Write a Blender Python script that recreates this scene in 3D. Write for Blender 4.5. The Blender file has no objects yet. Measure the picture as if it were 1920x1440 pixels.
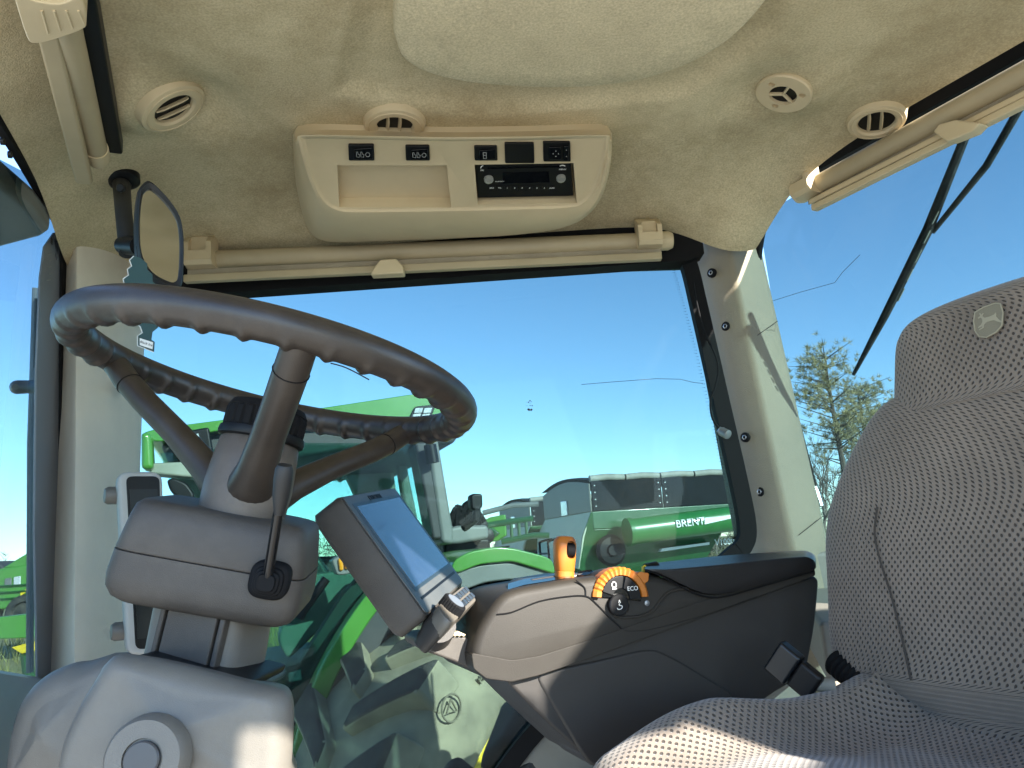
import bpy, bmesh, math, random
from mathutils import Vector, Matrix
random.seed(7)
S = bpy.context.scene
COL = S.collection
rad = math.radians

# ------------------------------------------------------------------ camera, sky, sun, exposure
FPX, PITCH, ROLL = 1450.0, rad(12), rad(4)          # focal length in pixels of a 1920 px wide picture
CF = Vector((0, math.cos(PITCH), math.sin(PITCH)))
CU0 = Vector((0, -math.sin(PITCH), math.cos(PITCH)))
CR = Vector((1, 0, 0)) * math.cos(ROLL) - CU0 * math.sin(ROLL)
CU = Vector((1, 0, 0)) * math.sin(ROLL) + CU0 * math.cos(ROLL)
cam = bpy.data.cameras.new('camera')
cam.sensor_width = 36; cam.lens = FPX / 1920 * 36
cam.clip_start = 0.02; cam.clip_end = 2000
cam_o = bpy.data.objects.new('camera', cam); COL.objects.link(cam_o)
mw = Matrix((CR, CU, -CF)).transposed().to_4x4()
cam_o.matrix_world = mw
S.camera = cam_o

SUN_PHI, SUN_EL = rad(46), rad(25)                  # sun behind the camera, to the right
SUN_TRAVEL = Vector((-math.cos(SUN_PHI) * math.cos(SUN_EL), math.sin(SUN_PHI) * math.cos(SUN_EL), -math.sin(SUN_EL)))
w = bpy.data.worlds.new('World'); S.world = w; w.use_nodes = True
nt = w.node_tree; nt.nodes.clear()
sky = nt.nodes.new('ShaderNodeTexSky'); sky.sky_type = 'NISHITA'; sky.sun_disc = False
sky.sun_elevation = SUN_EL
sky.sun_rotation = math.atan2(-SUN_TRAVEL.x, -SUN_TRAVEL.y)
sky.altitude = 0; sky.air_density = 0.85; sky.dust_density = 0.0; sky.ozone_density = 3.0
bg = nt.nodes.new('ShaderNodeBackground'); bg.inputs[1].default_value = 0.135
wo = nt.nodes.new('ShaderNodeOutputWorld')
nt.links.new(sky.outputs[0], bg.inputs[0]); nt.links.new(bg.outputs[0], wo.inputs[0])
sl = bpy.data.lights.new('sun', 'SUN'); sl.energy = 4.0; sl.angle = rad(0.5); sl.color = (1, 0.95, 0.86)
so = bpy.data.objects.new('sun', sl); COL.objects.link(so)
so.rotation_euler = SUN_TRAVEL.to_track_quat('-Z', 'Y').to_euler()
S.view_settings.view_transform = 'Standard'; S.view_settings.look = 'None'
S.view_settings.exposure = 2.45; S.view_settings.gamma = 1
S.cycles.max_bounces = 10; S.cycles.diffuse_bounces = 6; S.cycles.glossy_bounces = 4; S.cycles.transparent_max_bounces = 16

GZ = -2.5                                           # the ground lies 2.5 m below the eye

# ------------------------------------------------------------------ measuring helpers
def V(*a): return Vector(a)
def ray(u, v): return CF + CR * ((u - 960) / FPX) + CU * ((720 - v) / FPX)
def at(u, v, Y):
    k = ray(u, v); return k * (Y / k.y)
def atz(u, v, z):
    k = ray(u, v); return k * (z / k.z)
def onpl(u, v, o, n):
    k = ray(u, v); return k * (o.dot(n) / k.dot(n))
def lerp(a, b, t): return a + (b - a) * t

# ------------------------------------------------------------------ materials
def node(t, typ, **kw):
    n = t.nodes.new(typ)
    for k, v in kw.items(): setattr(n, k, v)
    return n
def mathn(t, op, a, b=None, c=None):
    n = t.nodes.new('ShaderNodeMath'); n.operation = op
    for i, q in enumerate((a, b, c)):
        if q is None: continue
        if isinstance(q, (int, float)): n.inputs[i].default_value = q
        else: t.links.new(q, n.inputs[i])
    return n.outputs[0]
MATS = {}
def mat(name, col, rough=.5, var=.12, vscale=6, bump=.0, bscale=200, spec=.5, metal=0, coat=0, col2=None, detail=4, emit=None, sheen=0, dust=None, grain=0):
    m = bpy.data.materials.new(name); m.use_nodes = True
    t = m.node_tree; b = t.nodes['Principled BSDF']
    b.inputs['Roughness'].default_value = rough; b.inputs['Metallic'].default_value = metal
    b.inputs['Specular IOR Level'].default_value = spec; b.inputs['Coat Weight'].default_value = coat
    b.inputs['Coat Roughness'].default_value = .08
    b.inputs['Sheen Weight'].default_value = sheen
    tc = node(t, 'ShaderNodeTexCoord')
    nz = node(t, 'ShaderNodeTexNoise'); nz.inputs['Scale'].default_value = vscale; nz.inputs['Detail'].default_value = detail; nz.inputs['Roughness'].default_value = .65
    t.links.new(tc.outputs['Object'], nz.inputs['Vector'])
    cr = node(t, 'ShaderNodeValToRGB')
    c2 = col2 or tuple(x * (1 - 2 * var) for x in col)
    c1 = col if col2 else tuple(min(1, x * (1 + var)) for x in col)
    cr.color_ramp.elements[0].position = .32; cr.color_ramp.elements[1].position = .68
    cr.color_ramp.elements[0].color = (*c2, 1); cr.color_ramp.elements[1].color = (*c1, 1)
    t.links.new(nz.outputs['Fac'], cr.inputs['Fac'])
    out = cr.outputs['Color']
    if dust:
        dn = node(t, 'ShaderNodeTexNoise'); dn.inputs['Scale'].default_value = dust[1]; dn.inputs['Detail'].default_value = 8; dn.inputs['Roughness'].default_value = .75
        t.links.new(tc.outputs['Object'], dn.inputs['Vector'])
        mr = node(t, 'ShaderNodeMapRange'); mr.inputs['From Min'].default_value = .45; mr.inputs['From Max'].default_value = .75; mr.inputs['To Max'].default_value = dust[2]
        t.links.new(dn.outputs['Fac'], mr.inputs['Value'])
        mx = node(t, 'ShaderNodeMix', data_type='RGBA'); t.links.new(mr.outputs[0], mx.inputs['Factor'])
        t.links.new(out, mx.inputs['A']); mx.inputs['B'].default_value = (*dust[0], 1); out = mx.outputs['Result']
    if grain:
        gn = node(t, 'ShaderNodeTexNoise'); gn.inputs['Scale'].default_value = 260; gn.inputs['Detail'].default_value = 2
        t.links.new(tc.outputs['Object'], gn.inputs['Vector'])
        gr = node(t, 'ShaderNodeMapRange'); gr.inputs['From Min'].default_value = .3; gr.inputs['From Max'].default_value = .7; gr.inputs['To Min'].default_value = 1 - grain; gr.inputs['To Max'].default_value = 1 + grain * .5
        t.links.new(gn.outputs['Fac'], gr.inputs['Value'])
        gm_ = node(t, 'ShaderNodeMix', data_type='RGBA', blend_type='MULTIPLY'); gm_.inputs['Factor'].default_value = 1
        t.links.new(out, gm_.inputs['A']); t.links.new(gr.outputs[0], gm_.inputs['B']); out = gm_.outputs['Result']
    t.links.new(out, b.inputs['Base Color'])
    rr = node(t, 'ShaderNodeMapRange'); rr.inputs['To Min'].default_value = max(.02, rough - .08); rr.inputs['To Max'].default_value = min(1, rough + .1)
    t.links.new(nz.outputs['Fac'], rr.inputs['Value']); t.links.new(rr.outputs[0], b.inputs['Roughness'])
    if bump:
        n2 = node(t, 'ShaderNodeTexNoise'); n2.inputs['Scale'].default_value = bscale; n2.inputs['Detail'].default_value = 3
        t.links.new(tc.outputs['Object'], n2.inputs['Vector'])
        bp = node(t, 'ShaderNodeBump'); bp.inputs['Strength'].default_value = bump; bp.inputs['Distance'].default_value = .002
        t.links.new(n2.outputs['Fac'], bp.inputs['Height']); t.links.new(bp.outputs[0], b.inputs['Normal'])
    if emit:
        b.inputs['Emission Color'].default_value = (*emit[0], 1); b.inputs['Emission Strength'].default_value = emit[1]
    MATS[name] = m; return m

def glass(name, tint, refl=.5, base=.03, dirt=.04, dscale=9, dcol=(.6, .6, .55), streak=(1, 1, 1)):
    m = bpy.data.materials.new(name); m.use_nodes = True
    t = m.node_tree; t.nodes.clear()
    o = node(t, 'ShaderNodeOutputMaterial'); tr = node(t, 'ShaderNodeBsdfTransparent'); tr.inputs[0].default_value = (*tint, 1)
    gl = node(t, 'ShaderNodeBsdfGlossy'); gl.inputs['Roughness'].default_value = .015
    lw = node(t, 'ShaderNodeLayerWeight'); lw.inputs[0].default_value = .5
    p = mathn(t, 'POWER', lw.outputs['Facing'], 4.0)
    fac = mathn(t, 'ADD', mathn(t, 'MULTIPLY', p, refl), base)
    mx = node(t, 'ShaderNodeMixShader'); t.links.new(fac, mx.inputs[0]); t.links.new(tr.outputs[0], mx.inputs[1]); t.links.new(gl.outputs[0], mx.inputs[2])
    tc = node(t, 'ShaderNodeTexCoord'); mp = node(t, 'ShaderNodeMapping'); mp.inputs['Scale'].default_value = streak
    t.links.new(tc.outputs['Object'], mp.inputs[0])
    nz = node(t, 'ShaderNodeTexNoise'); nz.inputs['Scale'].default_value = dscale; nz.inputs['Detail'].default_value = 9; nz.inputs['Roughness'].default_value = .7
    t.links.new(mp.outputs[0], nz.inputs[0])
    mr = node(t, 'ShaderNodeMapRange'); mr.inputs['From Min'].default_value = .4; mr.inputs['From Max'].default_value = .8; mr.inputs['To Max'].default_value = dirt * 2.5
    t.links.new(nz.outputs['Fac'], mr.inputs['Value'])
    # fine specks
    vo = node(t, 'ShaderNodeTexNoise'); vo.inputs['Scale'].default_value = 130; vo.inputs['Detail'].default_value = 2
    t.links.new(tc.outputs['Object'], vo.inputs['Vector'])
    sp = mathn(t, 'MULTIPLY', mathn(t, 'GREATER_THAN', vo.outputs['Fac'], .78), .12)
    tot = mathn(t, 'ADD', mr.outputs[0], sp)
    df = node(t, 'ShaderNodeBsdfDiffuse'); df.inputs[0].default_value = (*dcol, 1)
    tl = node(t, 'ShaderNodeBsdfTranslucent'); tl.inputs[0].default_value = (*dcol, 1)
    mm = node(t, 'ShaderNodeMixShader'); t.links.new(df.outputs[0], mm.inputs[1]); t.links.new(tl.outputs[0], mm.inputs[2])
    mx2 = node(t, 'ShaderNodeMixShader'); t.links.new(tot, mx2.inputs[0]); t.links.new(mx.outputs[0], mx2.inputs[1]); t.links.new(mm.outputs[0], mx2.inputs[2])
    t.links.new(mx2.outputs[0], o.inputs[0]); MATS[name] = m; return m

def mesh_fabric(name, col, hole, pu=.0095, pv=.0056):
    """knitted seat fabric with small staggered holes, laid out in metres by the UV map"""
    m = mat(name, col, rough=.9, var=.11, vscale=7, spec=.15, sheen=.3, detail=6)
    t = m.node_tree; b = t.nodes['Principled BSDF']
    uv = node(t, 'ShaderNodeUVMap'); sx = node(t, 'ShaderNodeSeparateXYZ'); t.links.new(uv.outputs[0], sx.inputs[0])
    q = mathn(t, 'DIVIDE', sx.outputs[1], pv); row = mathn(t, 'FLOOR', q)
    off = mathn(t, 'MULTIPLY', mathn(t, 'MODULO', row, 2.0), .5)
    p = mathn(t, 'ADD', mathn(t, 'DIVIDE', sx.outputs[0], pu), off)
    fx = mathn(t, 'SUBTRACT', mathn(t, 'FRACT', p), .5); fy = mathn(t, 'SUBTRACT', mathn(t, 'FRACT', q), .5)
    d2 = mathn(t, 'ADD', mathn(t, 'POWER', mathn(t, 'ABSOLUTE', mathn(t, 'MULTIPLY', fx, 1.75)), 2.0), mathn(t, 'POWER', mathn(t, 'ABSOLUTE', mathn(t, 'MULTIPLY', fy, .85)), 2.0))
    d = mathn(t, 'SQRT', d2)
    mr = node(t, 'ShaderNodeMapRange'); mr.inputs['From Min'].default_value = .27; mr.inputs['From Max'].default_value = .40
    t.links.new(d, mr.inputs['Value'])
    old = b.inputs['Base Color'].links[0].from_socket
    mx = node(t, 'ShaderNodeMix', data_type='RGBA'); t.links.new(mr.outputs[0], mx.inputs['Factor']); mx.inputs['A'].default_value = (*hole, 1); t.links.new(old, mx.inputs['B'])
    t.links.new(mx.outputs['Result'], b.inputs['Base Color'])
    bp = node(t, 'ShaderNodeBump'); bp.inputs['Strength'].default_value = .8; bp.inputs['Distance'].default_value = .002
    t.links.new(mr.outputs[0], bp.inputs['Height']); t.links.new(bp.outputs[0], b.inputs['Normal'])
    return m

FELT = mat('headliner_felt', (.64, .54, .345), .95, vscale=3.2, bump=.55, bscale=420, spec=.1, col2=(.45, .375, .23), detail=7, dust=((.27, .195, .095), 2.3, .8), grain=.20)
PAD = mat('roof_pad_felt', (.70, .60, .40), .95, vscale=5, bump=.55, bscale=420, spec=.1, col2=(.60, .515, .335), detail=7, dust=((.30, .25, .16), 11, .35), grain=.20)
BEIGE = mat('beige_plastic', (.56, .45, .28), .5, var=.04, bump=.08, bscale=900)
TAUPE = mat('taupe_plastic', (.060, .052, .045), .5, var=.05, bump=.25, bscale=1100, spec=.35, dust=((.105, .093, .078), 24, .35))
TAUPE_L = mat('light_taupe_plastic', (.140, .127, .108), .42, var=.04, bump=.2, bscale=1100, spec=.4, dust=((.185, .17, .145), 18, .35))
RIMM = mat('rim_leatherette', (.031, .024, .019), .36, var=.10, vscale=14, bump=.12, bscale=700, spec=.5, dust=((.095, .075, .055), 25, .25))
HUBM = mat('worn_hub_plastic', (.095, .076, .060), .45, var=.12, vscale=22, bump=.15, bscale=900, dust=((.15, .125, .095), 35, .4))
GREYP = mat('grey_plastic', (.058, .056, .057), .4, var=.04)
DARK = mat('dark_armrest_plastic', (.036, .032, .029), .46, var=.06, bump=.15, bscale=1500, spec=.35)
DARKP = mat('dark_armrest_pad', (.011, .010, .010), .38, var=.08, bump=.2, bscale=900, spec=.5)
ARM = mat('armrest_shell', (.030, .026, .0215), .5, var=.05, bump=.2, bscale=1200, spec=.22, dust=((.04, .036, .03), 20, .3))
BLACK = mat('black_plastic', (.005, .005, .0058), .42, var=.1, spec=.28)
RUB = mat('black_rubber', (.006, .006, .0068), .75, var=.1, spec=.18)
GLOSSB = mat('gloss_black', (.0035, .004, .005), .12, var=.05)
CHROME = mat('chrome', (.7, .7, .7), .15, var=.02, metal=1)
STEEL = mat('steel_bolt', (.32, .33, .34), .35, var=.05, metal=.8)
ORANGE = mat('orange_plastic', (.45, .14, .018), .38, var=.04, bump=.05, bscale=800)
WHITE = mat('white_print', (.75, .75, .72), .6, var=.02)
GREYPR = mat('grey_print', (.32, .33, .32), .6, var=.02)
SILV = mat('silver_knob', (.30, .30, .27), .35, var=.05, metal=.3)
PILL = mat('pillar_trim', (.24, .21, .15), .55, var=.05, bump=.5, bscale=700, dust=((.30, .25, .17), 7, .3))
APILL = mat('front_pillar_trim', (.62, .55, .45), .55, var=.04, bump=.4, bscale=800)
WALLM = mat('cab_wall_grey', (.22, .21, .18), .55, var=.06, bump=.2, bscale=500)
FRAMEM = mat('window_frame_grey', (.13, .145, .165), .3, var=.08, vscale=12)
SCREEN = mat('dark_screen', (.02, .035, .07), .06, var=.05, spec=.9, coat=1, dust=((.12, .15, .19), 22, .3))
BLINDM = mat('blind_plastic', (.40, .325, .20), .5, var=.05, bump=.08, bscale=900)
SCREEN2 = mat('post_screen', (.006, .010, .010), .3, var=.05)
MIRR = mat('mirror_silver', (.45, .47, .44), .03, var=.01, metal=1)
SEATF = mesh_fabric('seat_mesh_fabric', (.215, .175, .142), (.048, .038, .031))
SEATB = mat('seat_seam', (.05, .042, .036), .9, var=.05)
LOGOF = mat('logo_patch', (.20, .18, .13), .85, var=.06, bump=.5, bscale=1200)
LOGOL = mat('logo_thread', (.30, .275, .20), .85, var=.06)
CARD = mat('freshener_card', (.012, .05, .05), .6, var=.1)
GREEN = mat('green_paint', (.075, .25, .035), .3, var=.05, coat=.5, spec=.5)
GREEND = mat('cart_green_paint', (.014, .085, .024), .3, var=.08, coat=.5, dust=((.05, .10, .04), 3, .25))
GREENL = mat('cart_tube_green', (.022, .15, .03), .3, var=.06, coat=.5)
GREYPAINT = mat('grey_paint', (.17, .175, .16), .45, var=.06)
CARTF = mat('cart_front_panel', (.46, .48, .36), .6, var=.08)  # paler than the cart's green: sky glare put into the colour
CARTG = mat('cart_tarp_end', (.20, .20, .17), .6, var=.08)
TARP = mat('black_tarp', (.010, .012, .015), .75, var=.2, spec=.2)
TARPG = mat('grey_tarp_roll', (.30, .29, .25), .7, var=.12)
TYRE = mat('tyre_rubber', (.026, .027, .026), .75, var=.15, vscale=5, bump=.08, bscale=40, dust=((.22, .19, .135), 5, .5))
TYREW = mat('dusty_sidewall', (.36, .315, .21), .85, vscale=7, col2=(.20, .175, .12), bump=.2, bscale=70)
TYREO = mat('own_tyre_rubber', (.028, .030, .031), .75, var=.12, vscale=5, bump=.06, bscale=40, dust=((.10, .095, .08), 6, .5))
AMBER = mat('amber_lens', (.85, .33, .01), .15, var=.1, vscale=60, coat=.6)
LENS = mat('lamp_lens', (.55, .56, .55), .12, var=.15, vscale=60, coat=1)
YELLOW = mat('yellow_paint', (.75, .52, .02), .4, var=.05)
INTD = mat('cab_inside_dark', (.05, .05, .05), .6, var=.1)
BARK = mat('bark', (.11, .09, .07), .9, var=.2, vscale=20)
TWIG = mat('bare_twigs', (.19, .165, .135), .9, var=.15)
NEED = mat('pine_needles', (.44, .36, .18), .7, vscale=1.2, col2=(.28, .24, .11), detail=3)
WOODS = mat('far_wood_twigs', (.17, .145, .105), .9, vscale=.3, col2=(.11, .10, .07))
GRASS = mat('dry_grass', (.30, .28, .09), .8, vscale=.8, col2=(.15, .17, .045), detail=4)
BRUSH = mat('brush_twigs', (.24, .20, .11), .9, var=.2, vscale=1.5)
SCR = mat('glass_crack', (.05, .055, .06), .3, var=.1)
SIDEG = glass('side_glass', (.41, .51, .515), refl=.22, base=.008, dirt=.008, dscale=5, streak=(1, 1, .35))
REARG = glass('rear_glass', (.42, .52, .53), refl=.25, base=.008, dirt=.012, dscale=4, streak=(1, 1, .5))
FRONTG = glass('windshield_glass', (.43, .52, .54), refl=.2, base=.015, dirt=.03, dscale=4)
NBG = glass('neighbour_glass', (.62, .84, .78), refl=.3, base=.03, dirt=.006)
SCRG = glass('clear_lens', (.9, .92, .92), base=.06, dirt=0)

# ------------------------------------------------------------------ mesh helpers
def tag(o, label=None, cat=None, group=None, kind=None):
    if label: o['label'] = label
    if cat: o['category'] = cat
    if group: o['group'] = group
    if kind: o['kind'] = kind
    return o
def thing(name, loc, label, cat, group=None, kind=None):
    o = bpy.data.objects.new(name, None); COL.objects.link(o); o.location = loc; o.empty_display_size = .05
    return tag(o, label, cat, group, kind)
def adopt(o, parent):
    if parent is not None:
        o.parent = parent
        if parent.type == 'EMPTY': o.location = -parent.location
    return o
def build(name, verts, faces, m, parent=None, smooth=True, bev=0, seg=3, ang=35, uv=None, recalc=True, sub=0):
    me = bpy.data.meshes.new(name)
    me.from_pydata([tuple(v) for v in verts], [], faces)
    if uv is not None:
        l = me.uv_layers.new(name='UVMap')
        for lp in me.loops: l.data[lp.index].uv = uv[lp.vertex_index]
    if recalc:
        b = bmesh.new(); b.from_mesh(me); bmesh.ops.recalc_face_normals(b, faces=b.faces); b.to_mesh(me); b.free()
    if smooth:
        me.polygons.foreach_set('use_smooth', [True] * len(me.polygons))
        if not bev: me.set_sharp_from_angle(angle=rad(ang))
    me.materials.append(m)
    o = bpy.data.objects.new(name, me); COL.objects.link(o)
    if bev:
        md = o.modifiers.new('bevel', 'BEVEL'); md.width = bev; md.segments = seg; md.limit_method = 'ANGLE'; md.angle_limit = rad(ang); md.harden_normals = True
    if sub:
        md = o.modifiers.new('sub', 'SUBSURF'); md.levels = sub; md.render_levels = sub
    return adopt(o, parent)
def prism(name, pts, ext, m, parent=None, bev=0, seg=3, **k):
    n = len(pts); vs = list(pts) + [p + ext for p in pts]
    fs = [tuple(range(n)), tuple(range(2 * n - 1, n - 1, -1))] + [(i, (i + 1) % n, n + (i + 1) % n, n + i) for i in range(n)]
    return build(name, vs, fs, m, parent, bev=bev, seg=seg, **k)
def ringsdata(rings, cap=True, closed=True):
    n = len(rings[0]); vs = [p for r in rings for p in r]; fs = []
    for j in range(len(rings) - 1):
        for i in range(n if closed else n - 1):
            a, b = j * n + i, j * n + (i + 1) % n
            fs.append((a, b, b + n, a + n))
    if cap:
        fs.append(tuple(range(n - 1, -1, -1))); fs.append(tuple(range((len(rings) - 1) * n, len(rings) * n)))
    return vs, fs
def loft(name, rings, m, parent=None, cap=True, closed=True, **k):
    vs, fs = ringsdata(rings, cap, closed)
    return build(name, vs, fs, m, parent, **k)
def frames(pts):
    out = []; T0 = (pts[1] - pts[0]).normalized()
    a = T0.orthogonal().normalized()
    for i, p in enumerate(pts):
        if i == 0: T = T0
        elif i == len(pts) - 1: T = (pts[i] - pts[i - 1]).normalized()
        else: T = (pts[i + 1] - pts[i - 1]).normalized()
        a = (a - T * a.dot(T)).normalized(); out.append((a, T.cross(a)))
    return out
def tuberings(pts, r, n=12):
    fr = frames(pts); R = r if isinstance(r, (list, tuple)) else [r] * len(pts)
    return [[p + (a * math.cos(2 * math.pi * i / n) + b * math.sin(2 * math.pi * i / n)) * R[j] for i in range(n)] for j, (p, (a, b)) in enumerate(zip(pts, fr))]
def tube(name, pts, r, m, parent=None, n=12, **k):
    return loft(name, tuberings(pts, r, n), m, parent, **k)
def smoothpath(pts, k=6):
    out = []
    P = [pts[0]] + list(pts) + [pts[-1]]
    for i in range(1, len(P) - 2):
        for j in range(k):
            t = j / k; a, b, c, d = P[i - 1], P[i], P[i + 1], P[i + 2]
            out.append(.5 * ((2 * b) + (c - a) * t + (2 * a - 5 * b + 4 * c - d) * t * t + (3 * b - a - 3 * c + d) * t ** 3))
    out.append(pts[-1]); return out
def basis(n, xref=Vector((1, 0, 0))):
    n = n.normalized(); x = (xref - n * xref.dot(n)).normalized(); return x, n.cross(x), n
def lathe(name, c, axis, prof, m, parent=None, n=36, xref=Vector((1, 0, 0)), cap=True, sx=1, **k):
    x, y, z = basis(axis, xref)
    rings = [[c + x * (r * sx * math.cos(2 * math.pi * i / n)) + y * (r * math.sin(2 * math.pi * i / n)) + z * h for i in range(n)] for r, h in prof]
    return loft(name, rings, m, parent, cap=cap, **k)
def box(name, c, ax, ay, az, m, parent=None, bev=.002, **k):
    """box centred on c with three full edge vectors"""
    p = [c - ax / 2 - ay / 2 - az / 2, c + ax / 2 - ay / 2 - az / 2, c + ax / 2 + ay / 2 - az / 2, c - ax / 2 + ay / 2 - az / 2]
    return prism(name, p, az, m, parent, bev=bev, **k)
def superring(c, x, y, a, b, e=4.0, n=40):
    out = []
    for i in range(n):
        t = 2 * math.pi * i / n; ct, st = math.cos(t), math.sin(t)
        out.append(c + x * (a * math.copysign(abs(ct) ** (2 / e), ct)) + y * (b * math.copysign(abs(st) ** (2 / e), st)))
    return out
def roundpoly(pts, r, k=4):
    """round the corners of a 3-D polygon"""
    out = []; n = len(pts)
    for i in range(n):
        a, b, c = pts[i - 1], pts[i], pts[(i + 1) % n]
        u = a - b; w_ = c - b; rr = min(r, u.length * .45, w_.length * .45)
        p0 = b + u.normalized() * rr; p1 = b + w_.normalized() * rr
        for j in range(k + 1):
            t = j / k; out.append(p0 * (1 - t) ** 2 + b * (2 * t * (1 - t)) + p1 * t * t)
    return out
def text(name, s, o, xd, yd, size, m, parent=None, ext=.0004, align='CENTER'):
    cu = bpy.data.curves.new(name, 'FONT'); cu.body = s; cu.size = size; cu.extrude = ext; cu.align_x = align; cu.align_y = 'CENTER'; cu.resolution_u = 3
    tmp = bpy.data.objects.new('tmp', cu); COL.objects.link(tmp)
    dg = bpy.context.evaluated_depsgraph_get(); me = bpy.data.meshes.new_from_object(tmp.evaluated_get(dg))
    bpy.data.objects.remove(tmp); bpy.data.curves.remove(cu)
    xd = xd.normalized(); z = xd.cross(yd).normalized(); y = z.cross(xd)
    M = Matrix((xd, y, z)).transposed().to_4x4(); M.translation = o
    me.transform(M); me.materials.clear(); me.materials.append(m); me.name = name
    ob = bpy.data.objects.new(name, me); COL.objects.link(ob); return adopt(ob, parent)
def cut(o, cutters):
    for c in cutters:
        md = o.modifiers.new('cut', 'BOOLEAN'); md.operation = 'DIFFERENCE'; md.object = c; md.solver = 'EXACT'
    dg = bpy.context.evaluated_depsgraph_get(); me = bpy.data.meshes.new_from_object(o.evaluated_get(dg))
    o.modifiers.clear(); o.data = me
    for c in cutters: bpy.data.objects.remove(c)
    me.polygons.foreach_set('use_smooth', [True] * len(me.polygons)); me.set_sharp_from_angle(angle=rad(32))
def structure(o): o['kind'] = 'structure'; return o
def copy_tree(o, parent=None):
    c = o.copy(); COL.objects.link(c); c.parent = parent
    for ch in o.children: copy_tree(ch, c)
    return c
UP = Vector((0, 0, 1))
E1 = Vector((.94, .342, 0)).normalized()            # rearwards along both tractors
E2 = Vector((-E1.y, E1.x, 0))                       # from our tractor towards the next one

# ================================================================== THE CAB (setting)
# plan of the headliner: front-right, rear-right, rear-left, front-left
QA, QB, QC, QD = V(-.988, 1.74, 0), V(.60, 1.74, 0), V(1.605, -.1, 0), V(-.37, -.1, 0)
FDIR = (QD - QA).normalized(); FN = V(-FDIR.y, FDIR.x, 0)                # inward normal of the windshield line
if FN.x < 0: FN = -FN
RDIR = (V(.94, 1.22, 0) - V(.69, 1.69, 0)).normalized(); RN = V(RDIR.y, -RDIR.x, 0)
if RN.x > 0: RN = -RN                                                    # inward normal of the rear wall
RP0 = V(.676, 1.71, 0)
def sm(t):
    t = min(1, max(0, t)); return (1 - t) ** 2
TRAY = [atz(u, v, .80) for u, v in ((690, -60), (632, 172), (900, 215), (1285, 178), (1452, 60), (1500, -60))]
def insidepoly(p, poly):
    s = 1e9; n = len(poly)
    cx = sum(q.x for q in poly) / n; cy = sum(q.y for q in poly) / n
    for i in range(n):
        a, b = poly[i], poly[(i + 1) % n]
        e = b - a; nn = V(-e.y, e.x, 0).normalized()
        if nn.dot(V(cx, cy, 0) - a) < 0: nn = -nn
        s = min(s, nn.x * (p[0] - a.x) + nn.y * (p[1] - a.y))
    return s
def headz(x, y):
    dR = 1.74 - y
    dF = FN.x * (x - QA.x) + FN.y * (y - QA.y)
    dB = RN.x * (x - RP0.x) + RN.y * (y - RP0.y)
    z = .80 - .065 * sm(dR / .34) - .085 * sm(dF / .22) - .03 * sm(dB / .2)
    z -= .075 * math.exp(-(((x - .55) / .13) ** 2 + ((y - 1.76) / .13) ** 2))
    z -= .062 * math.exp(-(((x + .93) / .13) ** 2 + ((y - 1.50) / .17) ** 2))
    s = insidepoly((x, y), TRAY)
    z += .016 * (1 - sm((s + .01) / .05))
    for cx_, cy_, cz_, ax_s, ay_s, R0 in POCKET:        # tilted pockets moulded round two of the vents
        k = math.exp(-(((x - cx_) ** 2 + (y - cy_) ** 2) / R0 ** 2) ** 1.6)
        z = z * (1 - k) + k * (cz_ + ax_s * (x - cx_) + ay_s * (y - cy_))
    return z
POCKET = []
def onroof(u, v, off=0):
    z = .78
    for i in range(14):
        p = atz(u, v, z); z = headz(p.x, p.y) - off
    return atz(u, v, z)
def roofn(p):
    e = .01
    return V((headz(p.x + e, p.y) - headz(p.x - e, p.y)) / (2 * e), (headz(p.x, p.y + e) - headz(p.x, p.y - e)) / (2 * e), -1).normalized()

for (u_, v_, a_, b_, R0) in ((320, 196, .62, .20, .095), (1470, 172, -.42, -.05, .085)):
    q_ = onroof(u_, v_); POCKET.append((q_.x, q_.y, q_.z, a_, b_, R0))
NX, NY = 190, 170
vs, fs = [], []
for j in range(NY + 1):
    for i in range(NX + 1):
        s, t = i / NX, j / NY
        t2 = t
        p = lerp(lerp(QA, QB, s), lerp(QD, QC, s), t2)
        vs.append(V(p.x, p.y, headz(p.x, p.y)))
for j in range(NY):
    for i in range(NX):
        a = j * (NX + 1) + i; fs.append((a, a + 1, a + NX + 2, a + NX + 1))
head = structure(build('headliner', vs, fs, FELT, recalc=False))
head['label'] = 'stained tan felt headliner of the cab'
# raised felt roof hatch pad with its own thickness
pad_px = [(755, -140), (738, 40), (742, 82), (757, 114), (800, 138), (870, 154), (950, 162), (1040, 165), (1130, 161), (1210, 148), (1280, 126), (1340, 96), (1390, 58), (1432, 12), (1480, -60), (1500, -140)]
pp = smoothpath([atz(u, v, .782) for u, v in pad_px], 4)
c0 = sum(pp, V(0, 0, 0)) / len(pp)
rings = []
for k, (sc, dz) in enumerate(((1.0, .04), (1.0, .012), (.992, .004), (.975, 0), (.95, -.002), (.6, -.004), (.2, -.005))):
    rings.append([V(c0.x + (p.x - c0.x) * sc, c0.y + (p.y - c0.y) * sc, .782 + dz) for p in pp])
loft('roof_hatch_pad', rings, PAD, head, cap=True, ang=60)

# roof shell above the headliner
roofp = [QA + V(-.10, .10, .87), QB + V(.03, .10, .87), QC + V(.02, -.10, .89), QD + V(-.10, -.10, .87)]
structure(prism('cab_roof', roofp, V(0, 0, .12), GREYPAINT, bev=.03))
# black headers between headliner edge and glass
prism('header_trim', [V(-.99, 1.742, .86), V(.478, 1.742, .86), V(.478, 1.742, .655), V(.44, 1.742, .64), V(-.99, 1.742, .64)], V(0, .05, 0), RUB, head)

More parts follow.
